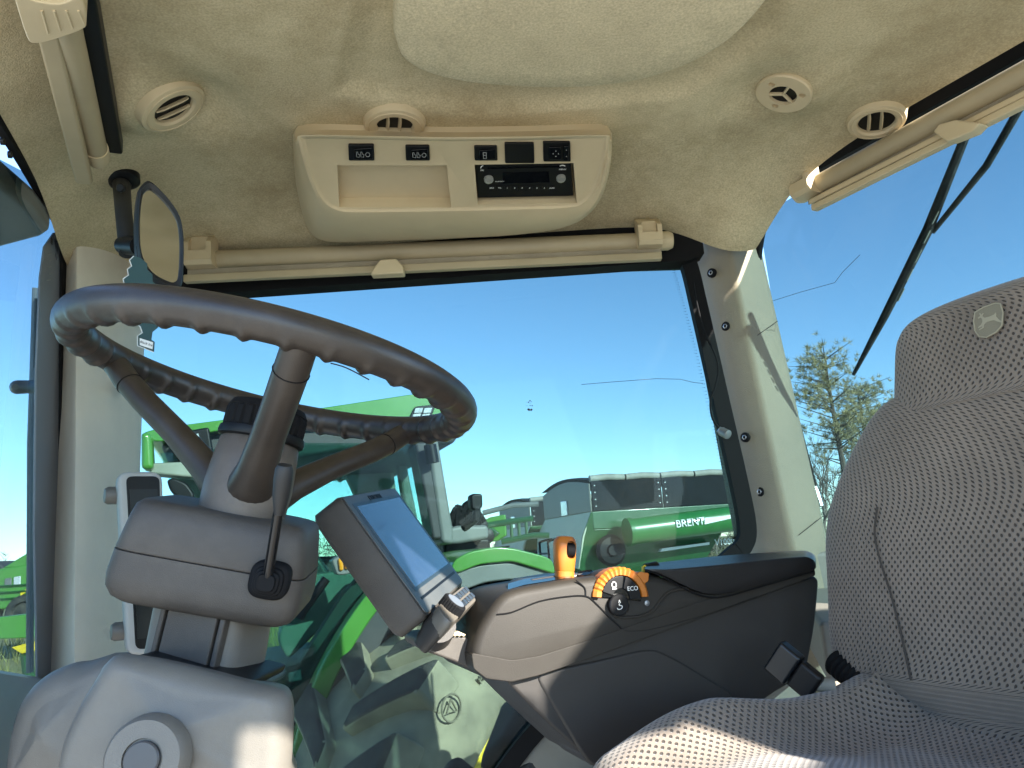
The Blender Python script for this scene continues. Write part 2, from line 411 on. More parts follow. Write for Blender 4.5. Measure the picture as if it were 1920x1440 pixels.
# ---- right-hand side wall and window
WY = 1.80
win_px = [(262, 475), (1255, 470), (1278, 478), (1290, 505), (1388, 940), (1398, 990), (1390, 1025), (1355, 1060), (1020, 1352), (905, 1500), (240, 1500)]
wpts = [at(u, v, WY) for u, v in win_px]
sw = structure(prism('side_window', roundpoly(wpts, .02), V(0, .004, 0), SIDEG, bev=0))
sw['label'] = 'tinted side window glass beside the armrest'
def sealstrip(name, px, wpx, Y, m, parent, th=.02, close=False):
    """flat rubber strip that follows a pixel path on the plane y = Y"""
    P = smoothpath([at(u, v, Y) for u, v in px], 5)
    r1, r2 = [], []
    rings = []
    for i, p in enumerate(P):
        T = (P[min(i + 1, len(P) - 1)] - P[max(i - 1, 0)]).normalized(); N_ = V(-T.z, 0, T.x)
        h = wpx / FPX * Y / 2
        rings.append([p + N_ * h, p + N_ * h + V(0, -th, 0), p - N_ * h + V(0, -th, 0), p - N_ * h])
    return loft(name, rings, m, parent, bev=.003, seg=2)
sealstrip('window_seal', [(1240, 462), (1268, 470), (1288, 500), (1310, 590), (1345, 745), (1380, 900), (1396, 985), (1390, 1022), (1360, 1050), (1200, 1190), (1018, 1352), (905, 1500)], 30, 1.795, RUB, sw, .03)
# dotted ceramic edge: fine dots beside the seal
dots = bmesh.new()
path = smoothpath([at(u, v, 1.796) for u, v in [(1262, 500), (1300, 640), (1345, 830), (1378, 985), (1375, 1010)]], 30)
for i, p in enumerate(path):
    for k in range(3):
        c = p + V(-.0028 * k + (.0014 if i % 2 else 0), -.002, 0); r_ = .0011 - .00022 * k
        q = [dots.verts.new(c + V(r_ * math.cos(a), 0, r_ * math.sin(a))) for a in (0, 1.57, 3.14, 4.71)]
        dots.faces.new(q)
me = bpy.data.meshes.new('frit_dots'); dots.to_mesh(me); dots.free(); me.materials.append(RUB)
o = bpy.data.objects.new('frit_dots', me); COL.objects.link(o); o.parent = sw; o['kind'] = 'stuff'
# wall below the window
wall_px = [(1380, 1046), (1600, 1030), (1600, 1560), (880, 1560), (1022, 1368)]
structure(prism('side_wall', [at(u, v, 1.79) for u, v in wall_px], V(0, .06, 0), WALLM, bev=.01))
# bulging grey floor trim seen under the armrest
structure(loft('wheel_arch_trim', [superring(lerp(V(.02, 1.50, -.62), V(.80, 1.74, -.62), s) + V(0, 0, 0), V(.3, -.95, 0).normalized(), UP, .20 * (1 if 0 < s < 1 else .85), .165 * (1 if 0 < s < 1 else .85), 3, 28) for s in (0, .04, .3, .6, .96, 1)], WALLM))

# ---- rear right pillar
cols = []
for v0, z in ((440, 0), (560, 0), (760, 0), (900, 0), (1050, 0), (1300, 0)):
    def L(a0, a1): return a0 + (a1 - a0) * (v0 - 455) / 545
    ul, uc, ur = L(1291, 1391), L(1366, 1482), L(1424, 1547)
    pl_, pc, pr_ = at(ul, v0, 1.85), at(uc, v0, 1.765), at(ur, v0, 1.805)
    zz = pc.z
    # keep every ring level
    for q in (pl_, pr_): q.z = zz
    mid1 = lerp(pl_, pc, .5) + V(-.004, -.004, 0); 
    c1 = lerp(pl_, pc, .88); c2 = lerp(pc, pr_, .12); cc = pc + (lerp(pl_, pr_, .5) - pc) * .06
    r1 = lerp(pc, pr_, .9); r2 = pr_ + V(.010, .03, 0)
    cols.append([pl_, mid1, c1, cc, c2, r1, pr_ + V(.003, .006, 0), r2, r2 + V(0, .06, 0), pl_ + V(0, .07, 0)])
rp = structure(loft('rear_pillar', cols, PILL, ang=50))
rp['label'] = 'beige plastic covered rear pillar with bolts'
for (u, v) in ((1335, 512), (1362, 612), (1398, 820), (1426, 922)):
    c = at(u, v, 1.802); nrm = V(-.74, -.67, .0).normalized()
    b_ = lathe('bolt', c + nrm * .004, nrm, [(.0115, -.012), (.0115, .0), (.0100, .0015), (.0065, .0015)], RUB, rp, n=24)
    lathe('bolt_head', c + nrm * .004, nrm, [(.0062, -.004), (.0062, .002), (.004, .003), (.003, .0)], STEEL, b_, n=6)
# seam lines across the lit face of the pillar
for (a, b_) in (((1404, 640), (1458, 602)), ((1498, 1003), (1540, 970))):
    P1, P2 = at(*a, 1.771), at(*b_, 1.793)
    tube('seam', [P1 + V(.0, -.0005, 0), P2 + V(.0, -.0005, 0)], .0009, SEATB, rp, n=6)

# ---- front right pillar
cols = []
for v0 in (330, 600, 900, 1260, 1500):
    pl_ = at(136, v0, 1.50); pr_ = at(272 if v0 < 900 else 262, v0, 1.78); zz = lerp(pl_, pr_, .5).z
    for q in (pl_, pr_): q.z = zz
    ring = []
    n_ = V(.9, -.43, 0).normalized()
    for k in range(17):
        t = k / 16; ring.append(lerp(pl_, pr_, t) + V(.32, -.95, 0) * (.055 * math.sin(math.pi * t) ** .6 * (1 - .35 * t)))
    ring += [pr_ + V(-.04, .08, 0), pl_ + V(-.10, .10, 0)]
    cols.append(ring)
fp = structure(loft('front_pillar', cols, APILL, ang=50))
fp['label'] = 'grey beige front pillar cover behind the steering wheel'
pc = at(241, 727, 1.625)
lathe('cover_cap', pc + V(.015, -.02, 0), V(.55, -.83, 0), [(.018, -.02), (.018, 0), (.016, .0025), (.004, .003)], APILL, fp, n=28)

# ---- windshield and its frame on the left
WPO = V(-.80, 1.12, 0); WPN = V(.95, .31, 0).normalized()
def wp(u, v, off=0): return onpl(u, v, WPO + WPN * off, WPN)
fw = structure(prism('windshield', [wp(-500, 40), wp(60, 330), wp(118, 440), wp(118, 1300), wp(100, 1600), wp(-500, 1600)], WPN * -.004, FRONTG))
fw['label'] = 'windshield glass at the left edge'
def wstrip(name, px, wpx, m, off, th, parent):
    P = smoothpath([wp(u, v, off) for u, v in px], 6); rings = []
    for i, p in enumerate(P):
        T = (P[min(i + 1, len(P) - 1)] - P[max(i - 1, 0)]).normalized(); N_ = WPN.cross(T).normalized()
        h = wpx / FPX * p.y / 2 * 2.2
        rings.append([p + N_ * h, p + N_ * h + WPN * th, p - N_ * h + WPN * th, p - N_ * h])
    return loft(name, rings, m, parent, bev=.002, seg=2)
def wband(name, rows, off, th, m):
    P = [wp(ul, v, off) for ul, ur, v in rows] + [wp(ur, v, off) for ul, ur, v in reversed(rows)]
    return prism(name, P, WPN * th, m, fw, bev=.001, seg=1)
wband('frame_edge', [(98, 104, 436), (80, 110, 462), (72, 109, 520), (64, 108, 700), (61, 107, 1000), (66, 110, 1260), (68, 112, 1500)], .003, .004, mat('glass_edge_grey', (.17, .19, .22), .3, var=.04, vscale=5))
wband('rubber_seal', [(104, 112, 425), (109, 120, 450), (107, 119, 700), (106, 118, 1000), (109, 120, 1260), (110, 121, 1500)], .004, .008, RUB)
wband('bright_strip', [(112, 118, 425), (120, 129, 450), (119, 128, 700), (118, 127, 1000), (120, 129, 1260), (121, 130, 1500)], .006, .010, mat('bright_strip', (.35, .36, .36), .3, var=.05, metal=.6))
wband('inner_seal', [(117, 122, 420), (128, 140, 450), (127, 139, 700), (126, 138, 1000), (128, 140, 1260), (129, 141, 1500)], .008, .012, RUB)
wstrip('rubber_seal', [(-60, 160), (20, 282), (75, 372), (100, 412), (112, 440)], 8, RUB, .004, .014, fw)
wstrip('header_seal', [(-90, 60), (0, 232), (60, 330), (110, 425)], 18, RUB, .0, .012, fw)
for (u, v) in ((4, 265), (18, 290)):
    lathe('header_hole', wp(u, v, .014), WPN, [(.006, -.002), (.006, .003), (.004, .003)], BLACK, fw, n=14)
# small etched marks on the frame strip
for (u, v, su, sv) in ((97, 452, 4, 10),):
    box('etched_mark', wp(u, v, .012), FDIR * .012, WPN * .001, UP * .012, BLACK, fw, bev=0)
for k in range(5):
    tube('etched_mark', [wp(88 + (k % 2) * 5, 478 + k * 12, .0105), wp(96, 476 + k * 12, .0105)], .0009, GREYPR, fw, n=5)
# dash ledge at the foot of the windshield and roof overhang outside it
dl = []
for s in (0, .5, 1):
    b0 = lerp(wp(66, 1345, .01), wp(-500, 1345, .01), s)
    dl.append([b0 + V(0, 0, .07), b0 + WPN * .02 + V(0, 0, .06), b0 + WPN * .05 + V(0, 0, -.02), b0 + WPN * .06 + V(0, 0, -.2), b0 + V(0, 0, -.2)])
structure(loft('dash_ledge', dl, mat('dash_grey', (.20, .215, .235), .4, var=.06)))
vis = [atz(u, v, .66) for u, v in ((-200, 180), (60, 395), (95, 436), (80, 446), (-10, 470), (-260, 470))]
structure(prism('roof_overhang', vis, V(0, 0, .05), GREYPAINT, bev=.015))

# ---- rear window
RPL = V(.70, 1.735, 0)
def rwp(u, v, off=0): return onpl(u, v, RPL + RN * off, RN)        # off metres inside the rear wall
rw = structure(prism('rear_window', [rwp(1424, 420, -.02), rwp(1460, 385, -.02), rwp(1960, 90, -.02), rwp(2400, -200, -.02), rwp(2400, 1500, -.02), rwp(1540, 1130, -.02)], RN * -.004, REARG))
rw['label'] = 'rear window glass beyond the seat'
def rstrip(name, px, wpx, m, off, th, parent):
    P = smoothpath([rwp(u, v, off) for u, v in px], 6); rings = []
    for i, p in enumerate(P):
        T = (P[min(i + 1, len(P) - 1)] - P[max(i - 1, 0)]).normalized(); N_ = RN.cross(T).normalized()
        h = wpx / FPX * p.y / 2
        rings.append([p + N_ * h, p + N_ * h + RN * th, p - N_ * h + RN * th, p - N_ * h])
    return loft(name, rings, m, parent, bev=.002, seg=2)
rstrip('header_seal', [(1432, 415), (1450, 372), (1490, 335), (1545, 303), (1700, 218), (1930, 92), (2060, 20), (2300, -120)], 40, RUB, -.012, .02, rw)
tube('corner_seal', smoothpath([rwp(u, v, .03) for u, v in ((1420, 500), (1424, 462), (1431, 428), (1445, 395), (1466, 368), (1495, 345))], 5), .009, RUB, rw, n=10)
structure(prism('rear_lower_wall', [V(.70, 1.76, -.32), V(1.62, 0, -.32), V(1.62, 0, -.95), V(.70, 1.76, -.95)], V(.04, .02, 0), WALLM))
# rear shelf and parcel panel behind the armrest
structure(prism('rear_shelf', [V(.60, 1.80, -.13), V(.72, 1.72, -.13), V(.66, 1.40, -.16), V(.50, 1.40, -.16)], V(0, 0, -.10), WALLM, bev=.01))
# ---- added unseen blockers behind the camera, shaped to place the sun patches
LY = -.25
def lside(name, pts, th=.05):
    return structure(prism(name, [V(x_, LY, z_) for x_, z_ in pts], V(0, -th, 0), BEIGE, bev=.01))
lside('sun_block_header', [(.22, 1.0), (1.12, 1.0), (1.12, .56), (1.08, .52), (.69, .52), (.660, .18), (.50, .16), (.34, .40), (.22, .80)])
lside('sun_block_post', [(.80, .49), (1.07, .49), (1.07, -.95), (.90, -.95)])
lside('sun_block_rail', [(1.125, .69), (1.31, .68), (1.34, .575), (1.125, .575)], .04)
lside('sun_block_rear_post', [(1.54, .90), (1.49, .84), (1.36, .72), (1.345, .60), (1.45, .55), (1.42, .51), (1.32, .475), (1.28, .2), (1.26, -.95), (2.4, -.95), (2.4, 1.0), (1.56, 1.0)])
# floor
structure(prism('cab_floor', [V(-1.0, 1.80, -.95), V(.7, 1.80, -.95), V(1.62, -.2, -.95), V(-.34, -.2, -.95)], V(0, 0, -.05), mat('floor_mat', (.38, .33, .26), .9, var=.1, vscale=8)))

# ================================================================== CAB FITTINGS
# ---- overhead console with radio
fa, fb, fc = atz(560, 250, .752), atz(1140, 252, .752), atz(850, 396, .692)
FNn = (fb - fa).cross(fc - fa).normalized()
if FNn.z > 0: FNn = -FNn
FX = (fb - fa).normalized(); FYv = FNn.cross(FX)
if FYv.dot(fc - fa) > 0: FYv = -FYv                                   # up along the face (towards the camera side)
def fc_(u, v, off=0): return onpl(u, v, fa, FNn) + FNn * off
oc = thing('overhead_console', fc_(850, 330), 'long beige overhead console on the headliner holding a radio and switches', 'console')
face_px = [(562, 262), (572, 252), (700, 254), (840, 257), (1000, 255), (1128, 252), (1139, 262), (1134, 300), (1118, 352), (1096, 380), (1062, 389), (960, 393), (850, 396), (740, 397), (655, 397), (622, 390), (598, 368), (577, 320)]
out_px = [(549, 262), (566, 244), (700, 245), (840, 248), (1000, 246), (1132, 243), (1146, 262), (1145, 305), (1130, 362), (1100, 402), (1052, 428), (960, 441), (850, 447), (740, 451), (650, 454), (602, 450), (575, 425), (555, 345)]
fpts = smoothpath([fc_(u, v) for u, v in face_px] + [fc_(*face_px[0])], 4)[:-1]
# outer ring lies on the headliner side of the body
opts = []
for (u, v) in out_px:
    k = max(0, min(1, (v - 262) / 190))
    p = onroof(u, v, .012 + .0 * k) if v < 300 else at(u, v, lerp(1.42, 1.665, min(1, (v - 300) / 150)))
    opts.append(p)
opts = smoothpath(opts + [opts[0]], 4)[:-1]
cen = sum(fpts, V(0, 0, 0)) / len(fpts)
ins = [p + (cen - p).normalized() * .010 for p in fpts]
backr = [p + V(0, 0, .09) + (cen - p) * .1 for p in opts]
rings = [[p - FNn * .003 for p in ins], [p + (cen - p).normalized() * .007 - FNn * .002 for p in fpts], [p + FNn * .002 + (cen - p).normalized() * .003 for p in fpts], [p + FNn * .002 - (cen - p).normalized() * .002 for p in fpts]]
for t in (.12, .35, .7, 1.0):
    rings.append([lerp(a, b, t) + FNn * (.016 * math.sin(math.pi * t) ** .8 * (1 if t < 1 else 0)) for a, b in zip(fpts, opts)])
rings.append(backr)
body = loft('console_body', rings, BEIGE, oc, ang=60)
def fbox(u0, v0, u1, v1, depth, name='cutter', m=None, parent=None, off=0, bev=0, over=.02):
    pts = [fc_(u0, v0, over + off), fc_(u1, v0, over + off), fc_(u1, v1, over + off), fc_(u0, v1, over + off)]
    return prism(name, pts, -FNn * (depth + over), m or BLACK, parent, bev=bev)
c1 = prism('cutter', [fc_(632, 312, .02), fc_(838, 312, .02), fc_(846, 391, .02), fc_(636, 391, .02)], -FNn * .05, BEIGE)
c2 = prism('cutter', [fc_(890, 311, .02), fc_(1076, 308, .02), fc_(1082, 383, .02), fc_(896, 386, .02)], -FNn * .065, BEIGE)
body.location = V(0, 0, 0); body.parent = None
cut(body, [c1, c2])
adopt(body, oc)
# radio
ra = [fc_(893, 316, -.012), fc_(1072, 313, -.012), fc_(1077, 376, -.012), fc_(897, 380, -.012)]
radio = prism('radio', ra, -FNn * .03, BLACK, oc, bev=.002)
RX = (ra[1] - ra[0]).normalized(); RYv = FNn.cross(RX)
if RYv.dot(ra[0] - ra[3]) < 0: RYv = -RYv
def rd(u, v, off=0): return fc_(u, v, -.012 + off)
prism('display', [rd(943, 332, .0008), rd(1030, 330, .0008), rd(1032, 350, .0008), rd(944, 352, .0008)], -FNn * .004, GLOSSB, radio)
prism('cd_slot', [rd(915, 322, .0006), rd(1052, 319, .0006), rd(1052, 322, .0006), rd(915, 325, .0006)], -FNn * .004, GLOSSB, radio)
for (u, v) in ((917, 343), (1053, 341)):
    lathe('knob', rd(u, v), FNn, [(.0094, -.002), (.0094, .005), (.0085, .007), (.006, .0074), (.0055, .006), (.001, .006)], SILV, radio, n=26)
for i in range(9):
    u = 924 + i * 14
    prism('button', [rd(u - 5, 357, .0012), rd(u + 6, 356.7, .0012), rd(u + 6, 364, .0012), rd(u - 5, 364.5, .0012)], -FNn * .003, BLACK, radio, bev=.0004, seg=1)
for s, u, v in (('SRC', 923, 360), ('TA', 938, 360), ('1', 952, 360), ('2', 966, 360), ('3', 980, 360), ('4', 994, 360), ('5', 1008, 360), ('6', 1022, 360), ('AUD', 1036, 360), ('MENU', 1056, 325), ('PRI', 905, 327)):
    text('lettering', s, rd(u, v, .0014), RX, RYv, .0052, WHITE, radio, .0002)
text('lettering', 'BLUETOOTH', rd(938, 348, .0010), RX, RYv, .0030, WHITE, radio, .0002)
tube('phone_mark', smoothpath([rd(902, 323, .001), rd(904, 319.5, .001), rd(907, 318.5, .001)], 3), .0009, WHITE, radio, n=6)
tube('phone_mark', smoothpath([rd(1051, 319, .001), rd(1056, 317.5, .001), rd(1061, 319, .001)], 3), .0009, WHITE, radio, n=6)
# rocker switches
def switch(u0, v0, u1, v1, kind):
    b_ = prism('switch', roundpoly([fc_(u0, v0, .002), fc_(u1, v0, .002), fc_(u1 + 1, v1, .002), fc_(u0 + 1, v1, .002)], .003), -FNn * .012, BLACK, oc, bev=.001, seg=2)
    du, dv = u1 - u0, v1 - v0
    if kind in ('work', 'one'):
        prism('rocker', roundpoly([fc_(u0 + du * .22, v0 + dv * .16, .006), fc_(u1 - 3, v0 + dv * .16, .0035), fc_(u1 - 3, v1 - dv * .16, .0035), fc_(u0 + du * .22, v1 - dv * .16, .006)], .002), -FNn * .004, GLOSSB, b_, bev=.0008, seg=2)
    if kind == 'work':
        um, vm = u0 + du * .55, (v0 + v1) / 2
        for k, x in enumerate((-8, 0, 10)):
            if k == 2:
                tube('symbol', [fc_(um + x + 4 * math.cos(a * .7), vm + 4 * math.sin(a * .7), .0062) for a in range(10)], .0005, GREYPR, b_, n=5)
            else:
                tube('symbol', [fc_(um + x + a, vm + c, .0062) for a, c in ((-3, -5), (-3, 4), (2, 5), (3, 0), (0, -1), (-1, -5), (-3, -5))], .0005, GREYPR, b_, n=5)
    if kind == 'one':
        um, vm = u0 + du * .45, (v0 + v1) / 2
        tube('symbol', [fc_(um + a, vm + c, .006) for a, c in ((-3, -5), (3, -5), (3, 6), (-2, 6), (-3, -5))], .0006, GREYPR, b_, n=5)
        tube('symbol', [fc_(um - 2, vm, .006), fc_(um + 2, vm, .006)], .0006, GREYPR, b_, n=5)
    if kind == 'mirror':
        prism('rocker', roundpoly([fc_(u0 + du * .2, v0 + dv * .2, .005), fc_(u0 + du * .66, v0 + dv * .2, .005), fc_(u0 + du * .66, v1 - dv * .18, .005), fc_(u0 + du * .2, v1 - dv * .18, .005)], .003), -FNn * .004, GLOSSB, b_, bev=.001, seg=2)
        prism('toggle', roundpoly([fc_(u1 - du * .25, v0 + dv * .12, .006), fc_(u1 - du * .06, v0 + dv * .12, .006), fc_(u1 - du * .06, v1 - dv * .12, .006), fc_(u1 - du * .25, v1 - dv * .12, .006)], .003), -FNn * .005, GLOSSB, b_, bev=.001, seg=2)
        um, vm = u0 + du * .46, (v0 + v1) / 2
        for a, c in ((0, -5), (0, 5), (-5, 0), (5, 0), (u1 - du * .155 - um, -7), (u1 - du * .155 - um, 5)):
            lathe('symbol', fc_(um + a, vm + c, .0062), FNn, [(.0007, -.0005), (.0007, .0004)], WHITE, b_, n=8)
    return b_
switch(653, 271, 701, 300, 'work'); switch(760, 273, 805, 300, 'work'); switch(889, 274, 932, 300, 'one')
switch(946, 268, 1001, 305, 'blank'); switch(1018, 266, 1069, 302, 'mirror')

# ---- ceiling vents
def louvre_vent(u, v, r, label, nrm=None, sx=1.0, aim=V(.4, -.3, -1), open_=.62, roll=0, holes=0, depth=.03, push=0):
    c = onroof(u, v); n = nrm.normalized() if nrm else roofn(c)
    ax = Matrix.Rotation(roll, 3, n) @ V(1, 0, 0)
    t = thing('ceiling_vent', c, label, 'vent', 'round vents in the headliner')
    ri = r * open_
    c = c + n * push
    lathe('ring', c, n, [(r * 1.10, -.07 if push else -.022), (r * 1.05, -.02), (r, .004), (r * .96, .011), (r * .80, .014), (ri * 1.10, .0135), (ri, .010), (ri * .99, -.01), (ri * .98, -depth)], BEIGE, t, xref=ax, cap=False, n=48)
    lathe('throat', c, n, [(ri * 1.03, .0), (ri * 1.02, .004), (.001, .0045)], BLACK, t, xref=ax, n=30)
    lathe('bead', c, n, [(r * .86, .0128), (r * .85, .0148), (r * .83, .0148), (r * .82, .0130)], BEIGE, t, xref=ax, cap=False, n=48)
    x, y, z = basis(n, ax)
    # swivelling louvre blades inside the throat
    a = (n + x * .45).normalized()
    s = (a - z * 0).cross(y).normalized()
    for k in (-.36, .30):
        p0 = c + x * (ri * k) + z * .006
        hw = ri * math.sqrt(max(.05, 1 - k * k)) * .94
        m0 = a * .006
        b0 = [p0 - y * hw - m0, p0 + y * hw - m0, p0 + y * hw * .95 + m0 * .5, p0 + y * hw * .55 + m0 * .95, p0 - y * hw * .55 + m0 * .95, p0 - y * hw * .95 + m0 * .5]
        prism('louvre', b0, s * .003, BEIGE, t, bev=.001, seg=2)
    return t
louvre_vent(320, 196, .062, 'tilted oval beige vent left of the overhead console', aim=V(-.7, .0, -.5), roll=rad(70), open_=.58, nrm=V(.62, .20, -1))
louvre_vent(740, 228, .058, 'beige vent with open louvres above the overhead console', aim=V(.6, .1, -.75), roll=rad(-12), open_=.58)
louvre_vent(1643, 222, .055, 'beige vent beside the black strip over the rear window', aim=V(.6, .4, -.5), roll=rad(20), open_=.62)
# flat cover with a three-spoke grille
c = onroof(1470, 172); n = V(-.42, -.05, -1).normalized(); x, y, z = basis(n, V(1, .1, 0))
t = thing('ceiling_grille', c, 'flat round beige cover with a three spoke opening and three holes', 'vent')
r = .0515
cov = lathe('cover', c, n, [(r, -.02), (r, .005), (r * .96, .008), (r * .5, .009), (.001, .009)], BEIGE, None, n=48)
cuts = [lathe('cutter', c, n, [(.0255, -.006), (.0255, .02)], BEIGE, n=30)]
for k in range(3):
    a = rad(150 + 120 * k)
    cuts.append(lathe('cutter', c + (x * math.cos(a) + y * math.sin(a)) * .0345, n, [(.0062, .002), (.0062, .02)], BEIGE, n=18))
cut(cov, cuts); adopt(cov, t)
for k in range(3):
    a = rad(90 + 120 * k); dd = x * math.cos(a) + y * math.sin(a)
    box('spoke', c + dd * .0135 + n * .005, dd * .028, n.cross(dd) * .0045, n * .006, BEIGE, t, bev=.0008)
lathe('throat', c, n, [(.0252, -.002), (.0252, .0022), (.001, .0024)], BLACK, t, n=24)

# ---- roller blinds
def bracket(name, p, axis, up, out, w_, h, d, m, parent):
    """clip with a sunk window: tapered plate that wraps the tube"""
    prof = [(-.5 * h, 0), (.5 * h, 0), (.46 * h, .35 * d), (.1 * h, d), (-.40 * h, d), (-.5 * h, .8 * d)]
    pts = [p - axis * (w_ / 2) + up * a + out * b for a, b in prof]
    o = prism(name, pts, axis * w_, m, None, bev=0)
    q = p + up * (.12 * h) + out * (d * .9)
    cutter = box('cutter', q, axis * (w_ * .62), up * (h * .52), out * (d * .5), m, None, bev=0)
    cut(o, [cutter]); return adopt(o, parent)
# right-hand window
a, b = at(352, 489, 1.70), at(1262, 451, 1.712)
ax = (b - a).normalized()
bl = thing('roller_blind', lerp(a, b, .5), 'rolled up beige blind along the top of the side window under the console', 'blind', 'rolled up window blinds')
tube('roller_tube', [a, lerp(a, b, .97)], .021, BLINDM, bl, n=28)
lathe('end_cap', b - ax * .034, ax, [(.0225, 0), (.0225, .022), (.018, .032), (.002, .034)], BEIGE, bl, n=28)
lo0, lo1 = at(346, 524, 1.69), at(1240, 481, 1.70)
box('pull_bar', lerp(lo0, lo1, .5), lo1 - lo0, UP * .018, V(0, .018, 0), BLINDM, bl, bev=.003)
fa0, fa1 = at(352, 511, 1.695), at(1240, 470, 1.706)
BLF = mat('blind_fabric', (.33, .28, .20), .8, var=.1, bump=.8, bscale=500)
box('blind_fabric', lerp(fa0, fa1, .5), fa1 - fa0, UP * .014, V(0, .003, 0), BLF, bl, bev=0)
bracket('bracket', at(384, 473, 1.70), ax, UP, V(0, -1, 0), .064, .088, .045, BEIGE, bl)
bracket('bracket', at(1213, 441, 1.71), ax, UP, V(0, -1, 0), .055, .075, .045, BEIGE, bl)
tp = [at(u, v, 1.66) for u, v in ((694, 515), (700, 503), (712, 486), (742, 484), (756, 498), (757, 512))]
prism('pull_tab', tp, V(0, .03, 0), BEIGE, bl, bev=.004)
# rear window blind
a, b = rwp(1497, 366, .055), rwp(1990, 100, .055)
ax = (b - a).normalized()
bl = thing('roller_blind', lerp(a, b, .5), 'rolled up beige blind slanting along the top of the rear window', 'blind', 'rolled up window blinds')
tube('roller_tube', [a + ax * .01, b], .021, BLINDM, bl, n=28)
lathe('end_cap', a + ax * .03, -ax, [(.0225, 0), (.0225, .022), (.018, .034), (.002, .036)], BEIGE, bl, n=28)
for k, (ua, va, ub, vb, h) in enumerate(((1522, 380, 2000, 140, .012), (1526, 391, 2000, 154, .014))):
    lo0, lo1 = rwp(ua, va, .06 + .004 * k), rwp(ub, vb, .06 + .004 * k)
    d_ = (lo1 - lo0).normalized()
    box('pull_bar', lerp(lo0, lo1, .5), lo1 - lo0, RN.cross(d_) * h, RN * .02, BEIGE, bl, bev=.003)
fa0, fa1 = rwp(1515, 372, .052), rwp(2000, 122, .052)
box('blind_fabric', lerp(fa0, fa1, .5), fa1 - fa0, RN.cross((fa1 - fa0).normalized()) * .03, RN * .003, BLF, bl, bev=0)
bracket('bracket', rwp(1520, 337, .055), ax, RN.cross(ax) if RN.cross(ax).z > 0 else -RN.cross(ax), RN, .05, .085, .045, BEIGE, bl)
tp = [rwp(u, v, .095) for u, v in ((1748, 247), (1760, 232), (1790, 224), (1838, 230), (1822, 247), (1775, 266))]
prism('pull_tab', tp, -RN * .03, BEIGE, bl, bev=.004)
# windshield blind
a, b = atz(128, 60, .735), atz(184, 300, .735)
b0 = lerp(b, a, 2.2); ax = (b - a).normalized()
bl = thing('roller_blind', lerp(a, b, .5), 'rolled up beige windshield blind pointing down at the upper left', 'blind', 'rolled up window blinds')
tube('roller_tube', [b0, b - ax * .03], .019, BLINDM, bl, n=28)
lathe('end_cap', b - ax * .045, ax, [(.021, 0), (.021, .03), (.018, .044), (.003, .046)], BEIGE, bl, n=28)
p0, p1 = atz(96, 82, .725), atz(158, 338, .70); p0 = lerp(p1, p0, 2.2)
d_ = (p1 - p0).normalized()
box('pull_bar', lerp(p0, p1, .5), p1 - p0, d_.cross(UP) * .028, UP * .018, BLINDM, bl, bev=.005)
sd = ax.cross(UP)
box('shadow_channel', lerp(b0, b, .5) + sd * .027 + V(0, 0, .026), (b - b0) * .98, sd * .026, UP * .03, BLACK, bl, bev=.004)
tp = smoothpath([atz(u, v, .69) for u, v in ((24, -12), (50, 70), (66, 82), (100, 76), (150, 58), (162, 44), (152, -2), (110, 8), (70, 4))], 4)
tab = prism('pull_tab', tp, V(0, 0, .035), BEIGE, bl, bev=.008)
for k in range(4):
    u = 78 + k * 23
    tube('finger_ridge', [atz(u, 20, .6895), atz(u + 12, 62 - k * 5, .6895)], .0016, BEIGE, tab, n=6)

# ---- small flat mirror on an arm at the front pillar
t = thing('interior_mirror', at(232, 335, 1.28), 'black framed interior mirror on an arm above the steering wheel', 'mirror')
MPo, MPn = at(300, 450, 1.20), V(.60, -.80, -.05).normalized()
def mp(u, v, off=0): return onpl(u, v, MPo, MPn) + MPn * off
mo = [mp(u, v) for u, v in ((262, 352), (272, 342), (284, 343), (310, 368), (332, 398), (341, 425), (344, 470), (341, 530), (332, 545), (318, 544), (290, 530), (270, 508), (258, 478), (255, 430), (257, 380))]
mo = smoothpath(mo + [mo[0]], 3)[:-1]
cm = sum(mo, V(0, 0, 0)) / len(mo)
loft('mirror_frame', [[lerp(p, cm, .16) - MPn * .002 for p in mo], [lerp(p, cm, .15) + MPn * .004 for p in mo], [lerp(p, cm, .06) + MPn * .009 for p in mo], [p + MPn * .003 for p in mo], [p - MPn * .020 for p in mo], [lerp(p, cm, .08) - MPn * .030 for p in mo], [lerp(p, cm, .5) - MPn * .026 for p in mo]], mat('mirror_frame_black', (.016, .016, .018), .5, var=.1, bump=.15, bscale=900), t)
prism('mirror_glass', [lerp(p, cm, .155) for p in mo], -MPn * .001, MIRR, t)
ac = onroof(228, 336)
lathe('arm_base', ac, V(.1, -.1, -1), [(.034, -.02), (.034, .004), (.026, .010), (.018, .012), (.015, .03)], BLACK, t, n=28)
tube('arm', [ac + V(0, 0, -.01), at(232, 400, 1.27), at(240, 475, 1.25)], [.0165, .014, .0145], mat('arm_black', (.022, .021, .020), .6, var=.1), t, n=18)
tube('ball_joint', [at(232, 460, 1.26), at(262, 462, 1.21)], .016, BLACK, t, n=18)
lathe('screw', at(226, 352, 1.25), V(-.1, -1, -.3), [(.008, -.004), (.008, .001), (.006, .003), (.002, .003)], BLACK, t, n=14)

